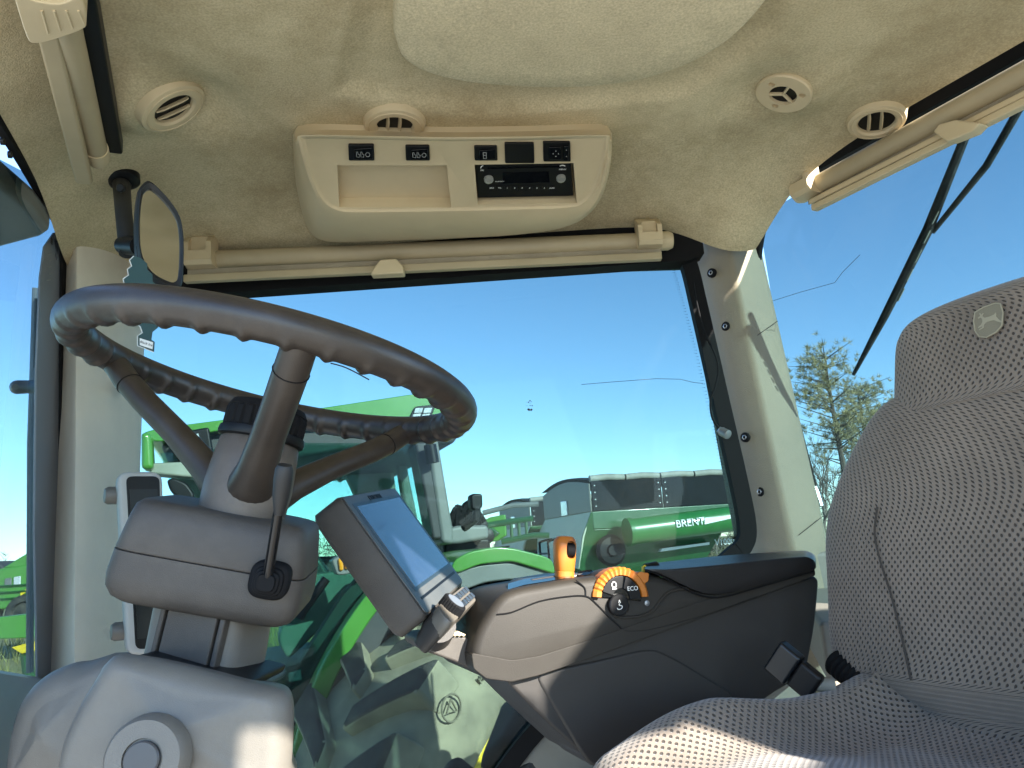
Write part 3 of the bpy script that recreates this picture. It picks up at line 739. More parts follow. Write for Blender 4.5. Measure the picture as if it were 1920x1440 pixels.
# ---- tree shaped air freshener
t = thing('air_freshener', at(270, 500, 1.15), 'dark tree shaped cardboard air freshener hanging under the small mirror', 'air freshener')
AFo, AFn = at(265, 560, 1.15), V(.35, -.93, 0).normalized()
def af(u, v, off=0): return onpl(u, v, AFo, AFn) + AFn * off
left = [(252, 480), (244, 488), (248, 499), (240, 505), (242, 516), (232, 523), (234, 533), (224, 541), (230, 556), (224, 570), (236, 582), (246, 592), (252, 604), (264, 612), (268, 624), (266, 632)]
right = [(284, 634), (286, 622), (297, 613), (293, 604), (300, 592), (296, 580), (300, 562), (292, 548), (296, 536), (286, 528), (286, 514), (276, 506), (276, 494), (264, 484)]
low = [(259, 630), (259, 648), (289, 660), (290, 641), (284, 637)]
pts = [af(u, v) for u, v in left[:-1] + low + right[1:]]
prism('card', pts, -AFn * .0015, CARD, t)
outl = [af(u - 1.3, v, -.0002) for u, v in left[:-1] + low[:3]]
tube('card_edge', outl, .0007, WHITE, t, n=5)
prism('name_plate', [af(262, 634, .0006), af(287, 642, .0006), af(286, 655, .0006), af(262, 647, .0006)], -AFn * .001, WHITE, t)
text('lettering', 'Black Ice', af(274.5, 644.5, .0010), af(287, 642) - af(262, 634), UP, .0052, BLACK, t, .0002)
tube('string', [af(258, 482), af(256, 462)], .0005, BLACK, t, n=5)

# ---- display on the front pillar
DPn = V(.55, -.83, .02).normalized(); DPo = at(265, 1050, 1.22)
def dp(u, v, off=0): return onpl(u, v, DPo, DPn) + DPn * off
t = thing('pillar_display', dp(268, 1228), 'tall narrow grey framed black display on the front pillar', 'display')
ho = roundpoly([dp(219, 884), (dp(305, 884)), dp(312, 1226), dp(238, 1230)], .018)
prism('housing', ho, -DPn * .030, mat('display_grey', (.42, .42, .39), .5, var=.04, bump=.1, bscale=900), t, bev=.006)
prism('back_shell', [p - DPn * .031 for p in roundpoly([dp(222, 886), dp(300, 886), dp(308, 1222), dp(242, 1226)], .016)], -DPn * .02, TAUPE_L, t, bev=.005)
gl_ = prism('glass_front', roundpoly([dp(236, 893, .0012), dp(299, 893, .0012), dp(306, 1214, .0012), dp(254, 1218, .0012)], .010), -DPn * .004, mat('display_black', (.006, .007, .007), .3, var=.05, spec=.3), t, bev=.0008, seg=2)
prism('readout', [dp(243, 918, .0022), dp(295, 917, .0022), dp(301, 1195, .0022), dp(258, 1198, .0022)], -DPn * .002, SCREEN2, gl_)
for v in (925, 1185):
    lathe('hinge_boss', dp(212 + (v - 925) * .05, v, -.03), V(-.8, -.6, 0), [(.014, -.01), (.014, .004), (.011, .009), (.002, .01)], TAUPE_L, t, n=20)

# ---- cable hanging along the rear pillar
pts = smoothpath([at(u, v, 1.735) for u, v in ((1300, 530), (1308, 575), (1322, 625), (1341, 665), (1347, 695), (1341, 725), (1332, 752), (1336, 785), (1352, 806))], 6)
t = thing('loose_cable', at(1357, 812, 1.73), 'thin black loose cable with a metal plug on the rear pillar', 'cable')
tube('cord', pts, .0024, RUB, t, n=8)
tube('plug', [at(1347, 805, 1.73), at(1352, 808, 1.73), at(1353, 809, 1.73), at(1365, 815, 1.715), at(1366, 815.5, 1.714)], [.007, .009, .0105, .0105, .006], STEEL, t, n=16)

# ---- wipers
t = thing('side_wiper', at(950, 510, 1.85), 'black wiper parked level along the top of the side window', 'wiper')
tube('wiper_arm', [at(1278, 497, 1.86), at(1100, 503, 1.86), at(820, 515, 1.86)], [.013, .012, .008], mat('wiper_grey', (.06, .065, .07), .45, var=.1), t, n=10)
tube('blade', [at(700, 519, 1.845), at(900, 517, 1.845), at(1132, 499, 1.845)], .006, RUB, t, n=8)
for u in (900, 960, 1010, 1060):
    box('blade_clip', at(u, 515 - (u - 900) * .06, 1.84), V(.03, 0, 0), V(0, .008, 0), UP * .008, RUB, t, bev=.001)
t = thing('rear_wiper', rwp(1770, 430, -.06), 'long dark rear window wiper slanting down beside the seat headrest', 'wiper')
tube('wiper_arm', [rwp(1925, 180, -.07), rwp(1850, 310, -.062), rwp(1748, 436, -.052)], [.008, .007, .005], mat('wiper_dark', (.02, .021, .023), .5, var=.2, vscale=60, dust=((.12, .12, .115), 60, .6)), t, n=10)
bl_ = tube('blade', [rwp(1812, 250, -.05), rwp(1740, 430, -.045), rwp(1660, 590, -.04), rwp(1600, 703, -.04)], [.009, .011, .009, .004], MATS['wiper_dark'], t, n=8)
for k in range(5):
    u, v = 1755 - k * 16, 395 + k * 36
    box('blade_rib', rwp(u - 2, v + 14, -.036), (rwp(u - 8, v + 27, -.036) - rwp(u + 4, v + 3, -.036)), RN * .004, RN.cross(UP) * .004, TARPG, bl_, bev=.001)
# gas strut / hose end behind the pillar
t = thing('gas_strut', rwp(1535, 945, -.06), 'black gas strut with a metal end behind the rear pillar', 'strut')
tube('rod', [rwp(1490, 770, -.07), rwp(1528, 915, -.07)], .006, RUB, t, n=10)
tube('end_fitting', [rwp(1524, 905, -.07), rwp(1530, 925, -.07), rwp(1538, 950, -.07)], [.006, .010, .009], STEEL, t, n=10)

# ---- dead bug and cracks on the side window
for k, px in enumerate((((1090, 721), (1150, 716), (1230, 710), (1275, 711), (1300, 717), (1318, 719)),)):
    t = tag(tube('glass_crack', [at(u, v, 1.797) for u, v in px], .0006, SCR, n=5), 'thin dark crack running level across the side window', 'crack')
tag(tube('glass_crack', [rwp(u, v, -.018) for u, v in ((1449, 564), (1500, 548), (1565, 530), (1580, 510), (1612, 478))], .0006, SCR, n=5), 'thin slanting crack in the rear window beside the pillar', 'crack')
t = tag(tube('door_wire', smoothpath([at(620, 681, 1.78), at(650, 690, 1.775), at(692, 712, 1.77)], 4), .0016, GREYP, n=6), 'short wire end stuck to the side window behind the steering wheel', 'wire')
bv, bf = [], []
for k in range(14):
    c = at(993 + random.uniform(-5, 5), 760 + random.uniform(-9, 12), 1.796); r_ = random.uniform(.001, .004)
    i0 = len(bv)
    for a_ in range(5):
        bv.append(c + V(math.cos(a_ * 1.257) * r_ * random.uniform(.5, 1), -.001, math.sin(a_ * 1.257) * r_ * random.uniform(.5, 1)))
    bf.append(tuple(range(i0, i0 + 5)))
tag(build('bug_splat', bv, bf, SCR), 'small dark splat on the side window left of the grain carts', 'smudge')

# ================================================================== STEERING
WC = at(520, 710, .86)
WN = V(math.sin(rad(14)), math.sin(rad(4)), 1).normalized()
wa = WN.cross(V(0, 1, 0)).normalized(); wb = WN.cross(wa)
WR, WT = .2135, .0176
sw_t = thing('steering_wheel', WC - WN * .1, 'brown three spoke steering wheel with finger bumps round its rim', 'steering wheel')
NT, NP = 432, 22
rings = []
for i in range(NT):
    th = 2 * math.pi * i / NT
    rd_ = wa * math.cos(th) + wb * math.sin(th); c = WC + rd_ * WR
    k = max(0, math.cos(th * 36)) ** 3
    ring = []
    for j in range(NP):
        ph = 2 * math.pi * j / NP
        r_ = WT * (1.0 + .06 * math.cos(ph))
        f = max(0, math.cos(ph - rad(240))) ** .8
        r_ += .0038 * k * f
        ring.append(c + (rd_ * math.cos(ph) + WN * math.sin(ph)) * r_)
    rings.append(ring)
vs, fs = ringsdata(rings + [rings[0]], cap=False)
build('rim', vs, fs, RIMM, sw_t, ang=75)
HUBT = .118
hubc = WC - WN * HUBT
def spoke(th):
    d_ = wa * math.cos(th) + wb * math.sin(th)
    p0 = WC + d_ * (WR - .004) - WN * .006
    p1 = hubc + d_ * .030 - WN * .012
    pts = [p0, lerp(p0, p1, .12) - WN * .004, lerp(p0, p1, .3) - WN * .004, lerp(p0, p1, .6), lerp(p0, p1, .85), p1]
    r_ = [.0145, .0150, .0150, .0155, .018, .024]
    rs = []
    side = WN.cross(d_)
    for p, q in zip(pts, r_):
        T = (p1 - p0).normalized(); up_ = side.cross(T)
        rs.append([p + side * (q * 1.12 * math.cos(a)) + up_ * (q * .95 * math.sin(a)) for a in [2 * math.pi * i / 20 for i in range(20)]])
    s_ = loft('spoke', rs, HUBM if False else RIMM, sw_t, ang=60)
    q = lerp(p0, p1, .16) - WN * .004; T = (p1 - p0).normalized(); up_ = side.cross(T)
    tube('spoke_seam', [q + side * (.0172 * math.cos(a)) + up_ * (.0146 * math.sin(a)) for a in [2 * math.pi * i / 20 for i in range(21)]], .0006, BLACK, s_, n=5)
for k in (23.45, 7.55, 15.5): spoke(2 * math.pi * k / 24)
hub = lathe('hub', hubc, WN, [(.041, -.062), (.043, -.052), (.046, -.030), (.047, -.008), (.0455, .014), (.043, .040), (.040, .044), (.01, .045)], HUBM, sw_t, n=48)
kc = hubc + WN * .048
lathe('knob_collar', kc, WN, [(.040, -.006), (.0465, -.004), (.0475, .000), (.0465, .005), (.042, .006)], BLACK, sw_t, n=48)
rings = []
for h, r_ in ((.006, .0435), (.009, .0445), (.026, .0445), (.028, .043)):
    ring = []
    for i in range(144):
        a = 2 * math.pi * i / 144; q = r_ - (.0024 if (i % 6) in (0, 1) and .006 < h < .028 else 0)
        ring.append(kc + (wa * math.cos(a) + wb * math.sin(a)) * q + WN * h)
    rings.append(ring)
rings.append([kc + (wa * math.cos(2 * math.pi * i / 144) + wb * math.sin(2 * math.pi * i / 144)) * .044 + WN * .029 for i in range(144)])
rings.append([kc + (wa * math.cos(2 * math.pi * i / 144) + wb * math.sin(2 * math.pi * i / 144)) * .040 + WN * .036 for i in range(144)])
loft('knob', rings, RUB, sw_t, ang=30)

# ---- column: collar, shroud, shaft, foot cover
cd = hubc - WN * .062                                        # top of the collar
CB = at(372, 1300, .86)                                      # foot of the shaft
CN = (cd - CB).normalized()
cx = V(0, 1, 0).cross(CN); cx = (V(1, -.18, 0) - CN * V(1, -.18, 0).dot(CN)).normalized(); cy = CN.cross(cx)
if cy.y < 0: cy = -cy
sc_t = thing('steering_column', CB, 'taupe plastic steering column with a boxy shroud under the wheel', 'steering column')
rings = [superring(cd - CN * h, cx, cy, a, a * .95, 2.4, 40) for h, a in ((.0, .036), (.004, .0365), (.0045, .041), (.03, .044), (.055, .045))]
loft('collar', rings, GREYP, sc_t, ang=40)
lathe('collar_gap', cd, CN, [(.038, -.006), (.038, .006)], BLACK, sc_t, n=40)
# shroud as two shells with a seam between them
sh = at(420, 1046, .858)
shx = (at(600, 1075, .83) - at(222, 1012, .80)); shx = (shx - CN * shx.dot(CN)).normalized(); shy = CN.cross(shx)
if shy.y < 0: shy = -shy
prof_t = ((.068, .088, .060), (.066, .094, .070), (.060, .099, .078), (.045, .102, .082), (.004, .108, .086), (.0018, .1074, .0854), (.0014, .1066, .0846))
prof_b = ((.0008, .1066, .0846), (.0003, .1085, .0865), (-.03, .1105, .088), (-.046, .1085, .087), (-.058, .102, .081), (-.064, .093, .072), (-.066, .070, .05))
loft('shroud_top', [superring(sh + CN * h * .78, shx, shy, a * .885, b_ * .88, 7.5, 72) for h, a, b_ in prof_t], TAUPE, sc_t, ang=50)
shb = loft('shroud_bottom', [superring(sh + CN * h * .78, shx, shy, a * .885, b_ * .88, 7.5, 72) for h, a, b_ in prof_b], TAUPE, sc_t, ang=50)
# shaft: rounded square with raised centre panel and two ribs
sb, st = CB - CN * .03, sh - CN * .04
shaft_c = lambda t: lerp(sb, st, t)
loft('shaft', [superring(shaft_c(t) + cy * .005, cx, cy, .054, .045, 5, 40) for t in (0, .5, 1)], TAUPE_L, sc_t, ang=40)
fo = -cy * .042
box('shaft_panel', shaft_c(.5) + fo + cx * .004, cx * .056, cy * .012, CN * ((st - sb).length), TAUPE, sc_t, bev=.002)
for s in (-1, 1):
    box('shaft_rib', shaft_c(.5) + fo + cx * (.004 + s * .034), cx * .006, cy * .012, CN * ((st - sb).length), TAUPE, sc_t, bev=.002)
# lever with rubber boot on the near face of the shroud
lv = thing('reverser_lever', at(505, 1090, .77), 'black lever with a fat round grip and rubber boot on the column shroud', 'lever')
bp_ = at(505, 1088, .785); bn = (-shy).normalized()
loft('boot', [superring(bp_ + bn * h, shx, CN, a, a * .95, 3.2, 28) for h, a in ((-.015, .0195), (.002, .0195), (.005, .0175), (.006, .0150), (.010, .0140), (.011, .0120), (.015, .0110), (.016, .0090), (.020, .0080))], RUB, lv, ang=40)
t0 = bp_ + bn * .012; t1 = at(527, 930, .725)
tube('stick', [t0, lerp(t0, t1, .3) , t1], [.0052, .0050, .0048], GLOSSB, lv, n=14)
ld = (at(534, 872, .715) - t1).normalized(); t2 = at(535, 872, .715)
lathe('grip', t1, ld, [(.0045, -.018), (.0062, -.010), (.0078, .0), (.0086, .016), (.0083, (t2 - t1).length - .004), (.0065, (t2 - t1).length), (.001, (t2 - t1).length + .0008)], mat('grip_black', (.013, .013, .013), .55, var=.1, bump=.1, bscale=800), lv, n=28)

# ---- foot cover of the column, and the second hump beside it
t = thing('column_base', at(300, 1400, .80) , 'large pale taupe plastic cover at the foot of the steering column', 'cover')
def hump(name, outline, Y0, depth, m, bulge, parent, r=.03):
    P = smoothpath([at(u, v, Y0) for u, v in outline] + [at(*outline[0], Y0)], 4)[:-1]
    c = sum(P, V(0, 0, 0)) / len(P); rings = []
    n = 9
    for k in range(n + 1):
        a = math.pi / 2 * k / n
        ins_ = r * (1 - math.sin(a)); dep = r * 1.0 * (1 - math.cos(a))
        ring = []
        for p in P:
            w_ = (c - p); L = w_.length
            ring.append(p + w_ * min(.9, ins_ / L) + V(0, dep * bulge, 0))
        rings.append(ring)
    front = [[lerp(p, c, s) + V(0, -.010 * bulge * s, 0) for p in rings[0]] for s in (.9, .6, .3, .1)]
    rings = front + rings
    rings.append([lerp(p, c, .12) + V(-.02, depth * .6, -.01) for p in P])
    rings.append([lerp(p, c, .4) + V(-.04, depth, -.03) for p in P])
    return loft(name, rings, m, parent, ang=60)
cb = hump('cover_shell', [(88, 1460), (100, 1400), (130, 1330), (165, 1272), (182, 1246), (215, 1231), (330, 1254), (440, 1282), (505, 1296), (528, 1312), (537, 1345), (536, 1400), (532, 1460), (528, 1530), (300, 1560), (100, 1540)], .725, .22, TAUPE_L, 1, t, .022)
hump('side_hump', [(-14, 1480), (-8, 1400), (12, 1330), (45, 1284), (90, 1257), (140, 1246), (230, 1248), (230, 1500), (100, 1530), (-10, 1520)], .80, .2, TAUPE_L, 1, t, .03)
slot = roundpoly([at(u, v, .80) for u, v in ((250, 1247), (275, 1240), (480, 1290), (472, 1306), (462, 1310), (262, 1262))], .004)
prism('slot', [p + V(0, -.02, .008) for p in slot], V(0, .12, .0), BLACK, t)
cc = at(270, 1424, .700); cn_ = V(.05, -1, .12).normalized()
lathe('boss', cc, cn_, [(.036, -.012), (.034, .000), (.031, .004), (.017, .0045), (.0165, .002), (.0160, .002)], TAUPE_L, t, n=48)
lathe('boss_cap', cc, cn_, [(.0150, -.004), (.0150, .006), (.0138, .0072), (.001, .0075)], GREYP, t, n=36)

# ================================================================== ARMREST CONSOLE
AO = at(900, 1260, 1.06); AN = -E2                                # the face that looks at the camera
def ar(u, v, off=0): return onpl(u, v, AO + AN * off, AN)
def aprism(name, px, off, th, m, parent, bev=.004, rnd=0, k=4, **kw):
    P = [ar(u, v, off) for u, v in px]
    if rnd: P = roundpoly(P, rnd, k)
    return prism(name, P, -AN * th, m, parent, bev=bev, **kw)
ac_t = thing('armrest_console', ar(1250, 1300), 'long dark brown armrest console with orange controls beside the seat', 'armrest')
# lower side panel
aprism('side_panel', [(935, 1262), (1100, 1222), (1300, 1158), (1538, 1075), (1530, 1170), (1512, 1265), (1450, 1300), (1300, 1420), (1120, 1440), (1095, 1418), (1000, 1330)], -.012, .17, DARK, ac_t, bev=.012, rnd=.02)
aprism('panel_inset', [(1000, 1262), (1120, 1238), (1205, 1218), (1232, 1218), (1270, 1236), (1372, 1298), (1375, 1310), (1300, 1440), (1110, 1440), (1085, 1405)], -.009, .10, DARK, ac_t, bev=.005, rnd=.02)
# upper body: nose and long flank, swept in depth
side_px = [(884, 1222), (893, 1190), (912, 1155), (935, 1122), (962, 1106), (1010, 1096), (1070, 1086), (1103, 1083), (1180, 1073), (1228, 1078), (1300, 1092), (1420, 1085), (1490, 1072), (1516, 1070), (1522, 1078), (1505, 1090), (1420, 1122), (1300, 1163), (1180, 1206), (1080, 1243), (1010, 1266), (960, 1277), (915, 1272), (890, 1252)]
def swept(name, px, offs, m, parent, **k):
    """loft one outline through the width of the console; offs = (offset towards camera, shrink in metres)"""
    base = [ar(u, v, 0) for u, v in px]
    base = smoothpath(base + [base[0]], 3)[:-1]
    c = sum(base, V(0, 0, 0)) / len(base)
    rings = []
    for off, shr in offs:
        ring = []
        for i, p in enumerate(base):
            a, b_ = base[i - 1], base[(i + 1) % len(base)]
            T = (b_ - a).normalized(); nn = AN.cross(T).normalized()
            if nn.dot(c - p) < 0 and (c - p).length > .2 and False: nn = -nn
            ring.append((p, nn))
        # consistent inward normal from signed area
        rings.append([p + (nn * shr * SGN) + AN * off for p, nn in ring])
    return loft(name, rings, m, parent, **k)
_b = [ar(u, v) for u, v in side_px]
_ar = sum((_b[i - 1] - AO).cross(_b[i] - AO).dot(AN) for i in range(len(_b)))
SGN = 1 if _ar > 0 else -1
upper = swept('upper_body', side_px, ((.004, .012), (.002, .005), (-.004, .001), (-.012, 0), (-.10, 0), (-.17, .0), (-.182, .004), (-.188, .012)), ARM, ac_t, ang=50)
# skirt band under the nose
aprism('nose_band', [(884, 1224), (960, 1238), (1010, 1230), (1100, 1202), (1300, 1132), (1527, 1062), (1530, 1079), (1300, 1164), (1100, 1237), (1010, 1267), (960, 1279), (912, 1273), (888, 1254)], .0052, .19, ARM, ac_t, bev=.004, rnd=.004)
# seams on the flank
def seam(px, off=.0048, r_=.0011):
    tube('seam', smoothpath([ar(u, v, off) for u, v in px], 5), r_, BLACK, ac_t, n=6)
seam([(932, 1152), (960, 1148), (1010, 1128), (1060, 1119), (1098, 1118), (1118, 1132), (1145, 1160), (1165, 1178)])
seam([(1080, 1088), (1096, 1102), (1098, 1117)])
seam([(1165, 1178), (1180, 1183), (1230, 1178), (1330, 1150), (1420, 1118)], r_=.0006)
# dark rear armrest pad
lid_px = [(1203, 1064), (1240, 1058), (1340, 1046), (1470, 1036), (1518, 1036), (1533, 1048), (1536, 1066), (1440, 1093), (1360, 1115), (1325, 1116), (1292, 1104), (1240, 1078)]
near_px = [(1205, 1066), (1246, 1068), (1340, 1060), (1470, 1046), (1518, 1043), (1532, 1050), (1536, 1066), (1440, 1093), (1360, 1115), (1325, 1116), (1292, 1104), (1240, 1078)]
far_px = [(1203, 1060), (1240, 1054), (1340, 1043), (1470, 1033), (1512, 1032), (1528, 1040), (1532, 1054), (1440, 1080), (1360, 1100), (1325, 1102), (1292, 1092), (1240, 1072)]
nearp = roundpoly([ar(u, v, .012) for u, v in near_px], .012, 3); farp = roundpoly([ar(u, v, -.17) for u, v in far_px], .012, 3)
lc = sum(nearp, V(0, 0, 0)) / len(nearp)
lid = loft('armrest_pad', [[lerp(p, lc, .10) + AN * .001 for p in nearp], [lerp(p, lc, .03) for p in nearp], [p - AN * .006 for p in nearp]] + [[lerp(p - AN * .006, q, t_) for p, q in zip(nearp, farp)] for t_ in (.08, .35, .7, 1)], DARKP, ac_t, ang=50)
seam([(1210, 1068), (1240, 1080), (1290, 1107), (1325, 1119), (1362, 1118), (1440, 1096), (1526, 1071)], .0105, .0012)
# recess round the dial
tube('dial_recess', smoothpath([ar(u, v, .006) for u, v in ((1150, 1150), (1160, 1157), (1195, 1156), (1222, 1146), (1238, 1128), (1255, 1110), (1290, 1102))], 5), .0022, ARM, ac_t, n=8)
# top control plate with slot and lever gate
tops = ar(1000, 1100); 
def onarm(u, v, dz=0):   # point on the sloping top of the nose
    o_ = ar(1060, 1086, -.05); n_ = V(-.30, -.05, 1).normalized()
    return onpl(u, v, o_ + n_ * dz, n_), n_
slot_px = [(950, 1112), (985, 1102), (1030, 1095), (1058, 1090), (1076, 1089), (1062, 1096), (1020, 1104), (975, 1118)]
prism('lever_gate', [ar(u, v, -.02) + V(0, 0, .004) for u, v in slot_px], V(0, .06, .006), GLOSSB, ac_t, bev=.002)
prism('top_plate', [ar(u, v, -.05) for u, v in ((985, 1098), (1000, 1086), (1060, 1076), (1120, 1074), (1128, 1084), (1075, 1092))], -AN * .09, GREYP, ac_t, bev=.004)
lathe('round_button', ar(1098, 1083, -.05) + V(0, 0, .004), V(-.1, -.25, 1), [(.014, -.01), (.014, .002), (.012, .0035), (.010, .002), (.001, .002)], GLOSSB, ac_t, n=28)
# gear lever with orange grip
gl = thing('gear_lever', ar(1060, 1090, -.05), 'orange gear lever with a thumb wheel on the armrest console', 'lever')
gb, gt = ar(1058, 1088, -.05), ar(1059, 1005, -.05)
GD = (gt - gb).normalized(); gx = AN.cross(GD).normalized(); gx = gx if gx.x > 0 else -gx; gy = GD.cross(gx)
L = (gt - gb).length
tube('shaft', [gb - GD * .02, gb + GD * .02], .004, CHROME, gl, n=14)
prof = ((.0, .0115, .011), (.0012, .0135, .013), (.012, .0138, .0135), (.0125, .0132, .013), (.014, .014, .0138), (.035, .0158, .0155), (.052, .0165, .0158), (L - .012, .0165, .015), (L - .005, .015, .0135), (L - .001, .011, .010), (L, .005, .005))
grip = loft('grip', [superring(gb + GD * h, gx, gy, a, b_, 2.6, 36) for h, a, b_ in prof], ORANGE, None, ang=55)
wc = gb + GD * (L - .020) + gx * .0045 + AN * .015
cutw = loft('cutter', [superring(wc + AN * h, gx, GD, .0078, .0125, 3, 24) for h in (-.012, .02)], ORANGE)
cut(grip, [cutw]); adopt(grip, gl)
lathe('thumb_wheel', wc - AN * .008 - gx * .0065, gx, [(.009, 0), (.010, .001), (.010, .012), (.009, .013)], RUB, gl, n=22, xref=UP)
# orange throttle dial with its hump
dc = ar(1162, 1122, .004)
Zv = UP; Xv = E1
def dl(r_, a, off): return dc + (Xv * math.cos(rad(a)) + Zv * math.sin(rad(a))) * r_ + AN * off
th = thing('throttle_dial', dc, 'orange half round throttle dial with black buttons on the armrest console', 'dial')
R1 = .047
loft('hump', [[dl(R1 * .62 * s + .018 * 0 + .010, a, o_) for a in range(0, 181, 9)] + [dl(.01, 180, o_), dl(.01, 0, o_)] for s, o_ in ((1.0, -.012), (1.06, -.016), (1.08, -.04), (1.0, -.06), (.8, -.07))], ARM, th, ang=60)
band = []
for i in range(0, 49):
    a = 172 - i * 3.6
    g = (i % 3 == 1) and 3 < i < 34
    ro, ri = R1 * (.985 if g else 1.0) * .92, .032
    oo = .008 if not g else .0058
    band.append([dl(ri, a, -.008), dl(ri, a, oo), dl(ro - .004, a, oo), dl(ro, a, oo - .004), dl(ro, a, -.014)])
loft('orange_band', band, ORANGE, th, ang=25)
prism('pointer', [dl(.036, 52, .006), dl(.048, 46, .006), dl(.057, 33, .006), dl(.050, 24, .006), dl(.036, 22, .006)], -AN * .026, ORANGE, th, bev=.002)
def wedge(name, a0, a1, r0, r1, off, m):
    P = [dl(r0, lerp(a0, a1, i / 8), off) for i in range(9)] + [dl(r1, lerp(a1, a0, i / 12), off) for i in range(13)]
    return prism(name, P, -AN * .01, m, th, bev=.0008, seg=2)
w1 = wedge('button', 158, 78, .0135, .0305, .006, BLACK); w2 = wedge('button', 72, -8, .0135, .0305, .006, BLACK)
wedge('backing', 172, -12, .004, .0318, .0035, GLOSSB)
lathe('round_button', dl(.010, 235, .0), AN, [(.0150, -.004), (.0150, .008), (.0135, .0092), (.001, .0092)], BLACK, th, n=36)
text('lettering', 'ECO', dl(.022, 33, .0064), E1, UP, .0085, WHITE, w2, .0002)
pc_ = dl(.0215, 118, .0066)
tube('symbol', [pc_ + E1 * a * .001 + UP * b_ * .001 for a, b_ in ((-2, -3), (-3.2, -1), (-3.2, 2), (-1, 4.5), (1, 4.5), (3.2, 2), (3.2, -1), (2, -3), (-2, -3))], .00065, WHITE, w1, n=6)
tube('symbol', [pc_ + E1 * a * .001 + UP * -5 * .001 for a in (-3.4, 3.4)], .00065, WHITE, w1, n=6)
pc_ = dl(.010, 235, .0098)
tube('symbol', [pc_ + E1 * a * .001 + UP * b_ * .001 for a, b_ in ((0, 7), (-1.5, 3), (1.5, 3), (0, 7))], .0006, WHITE, th, n=6)
tube('symbol', smoothpath([pc_ + E1 * a * .001 + UP * b_ * .001 for a, b_ in ((0, 2), (-1, 0), (3.5, -1.5), (2, -5), (-3, -5.5), (-4, -3.5))], 4), .0006, WHITE, th, n=6)
lathe('screw', ar(1213, 1131, .005), AN, [(.004, -.002), (.004, .001), (.002, .0015)], STEEL, th, n=12)
# plugs and cables in the trough behind the dial
tube('socket_cap', [ar(1212, 1072, -.10), ar(1232, 1068, -.10)], .013, BLACK, ac_t, n=16)
tube('yellow_clip', [ar(1206, 1076, -.10), ar(1206, 1064, -.10), ar(1214, 1060, -.10)], .003, YELLOW, ac_t, n=8)

# ---- touch monitor on an arm
mn_t = thing('touch_monitor', ar(840, 1215, .0), 'tilted taupe touch monitor on an arm in front of the armrest', 'monitor')
mo_ = at(634, 929, 1.0); mwv = V(.030, .262, .030); mhv = V(.107, .010, -.160)
mhv = mhv - mwv * (mhv.dot(mwv) / mwv.dot(mwv))
mnn = mwv.cross(mhv).normalized()
if mnn.z < 0: mnn = -mnn
def mq(a, b_, off=0): return mo_ + mwv * a + mhv * b_ + mnn * off
loft('housing', [[p for p in roundpoly([mq(0 + i, 0 + j, o_), mq(1 - i, 0 + j, o_), mq(1 - i, 1 - j, o_), mq(0 + i, 1 - j, o_)], .012)] for i, j, o_ in ((.05, .07, -.002), (.03, .04, .0), (.012, .015, -.001), (0, 0, -.006), (0, 0, -.042), (.02, .03, -.048), (.15, .2, -.05))], TAUPE, mn_t, ang=40)
bz = prism('bezel', roundpoly([mq(.03, .022, .0012), mq(.975, .022, .0012), mq(.975, .975, .0012), mq(.03, .975, .0012)], .008), -mnn * .004, mat('bezel_grey', (.085, .09, .088), .38, var=.08, vscale=20, bump=.1, bscale=900), mn_t, bev=.0008, seg=2)
prism('screen_frame', [mq(.085, .085, .0016), mq(.955, .085, .0016), mq(.955, .815, .0016), mq(.085, .815, .0016)], -mnn * .003, mat('screen_frame_dark', (.02, .03, .036), .3, var=.1), bz)
prism('screen', [mq(.12, .115, .0022), mq(.92, .115, .0022), mq(.92, .79, .0022), mq(.12, .79, .0022)], -mnn * .003, SCREEN, bz)
text('lettering', 'JOHN DEERE', mq(.5, .068, .0016), mwv, -mhv, .011, BLACK, mn_t, .0002)
prism('card_slot', [mq(.10, .865, .0016), mq(.93, .865, .0016), mq(.93, .885, .0016), mq(.10, .885, .0016)], -mnn * .003, BLACK, mn_t)
# keypad with knob under the screen
kp_o = at(818, 1137, 1.0); kpw = at(870, 1096, 1.17) - kp_o; kph = at(848, 1170, .985) - kp_o
kpn = kpw.cross(kph).normalized()
if kpn.z < 0: kpn = -kpn
mnn = kpn; mwv = kpw
def kq(a, b_, off=0): return kp_o + kpw * a + kph * b_ + kpn * off
kp = loft('keypad', [[p for p in roundpoly([kq(0 + i, 0 + j, o_), kq(1 - i, 0 + j, o_), kq(1 - i, 1 - j, o_), kq(0 + i, 1 - j, o_)], .014)] for i, j, o_ in ((.04, .1, .0), (.01, .03, -.001), (0, 0, -.006), (.02, .05, -.03), (.1, .2, -.045))], mat('keypad_shell', (.13, .115, .095), .45, var=.06), mn_t, ang=45)
loft('keypad_base', [[p for p in roundpoly([kq(0 + i, -.05 + j, o_), kq(.9 - i, -.05 + j, o_), kq(.9 - i, .93 - j, o_), kq(0 + i, .93 - j, o_)], .014)] for i, j, o_ in ((.02, .0, -.012), (.0, .0, -.03), (.05, .1, -.055))], DARK, mn_t, ang=45)
rings = []
for h, r_ in ((-.004, .017), (.010, .0165), (.0115, .015)):
    x, y, z = basis(mnn, mwv)
    rings.append([kq(.24, .45) + z * h + (x * math.cos(2 * math.pi * i / 72) + y * math.sin(2 * math.pi * i / 72)) * (r_ - (.0013 if i % 3 == 0 and h < .011 else 0)) for i in range(72)])
loft('knob', rings, RUB, kp, ang=25)
lathe('knob_top', kq(.24, .45), mnn, [(.0125, .0105), (.0122, .0122), (.001, .0126)], FRAMEM, kp, n=30)
KEYM = mat('key_dark', (.035, .042, .05), .25, var=.1)
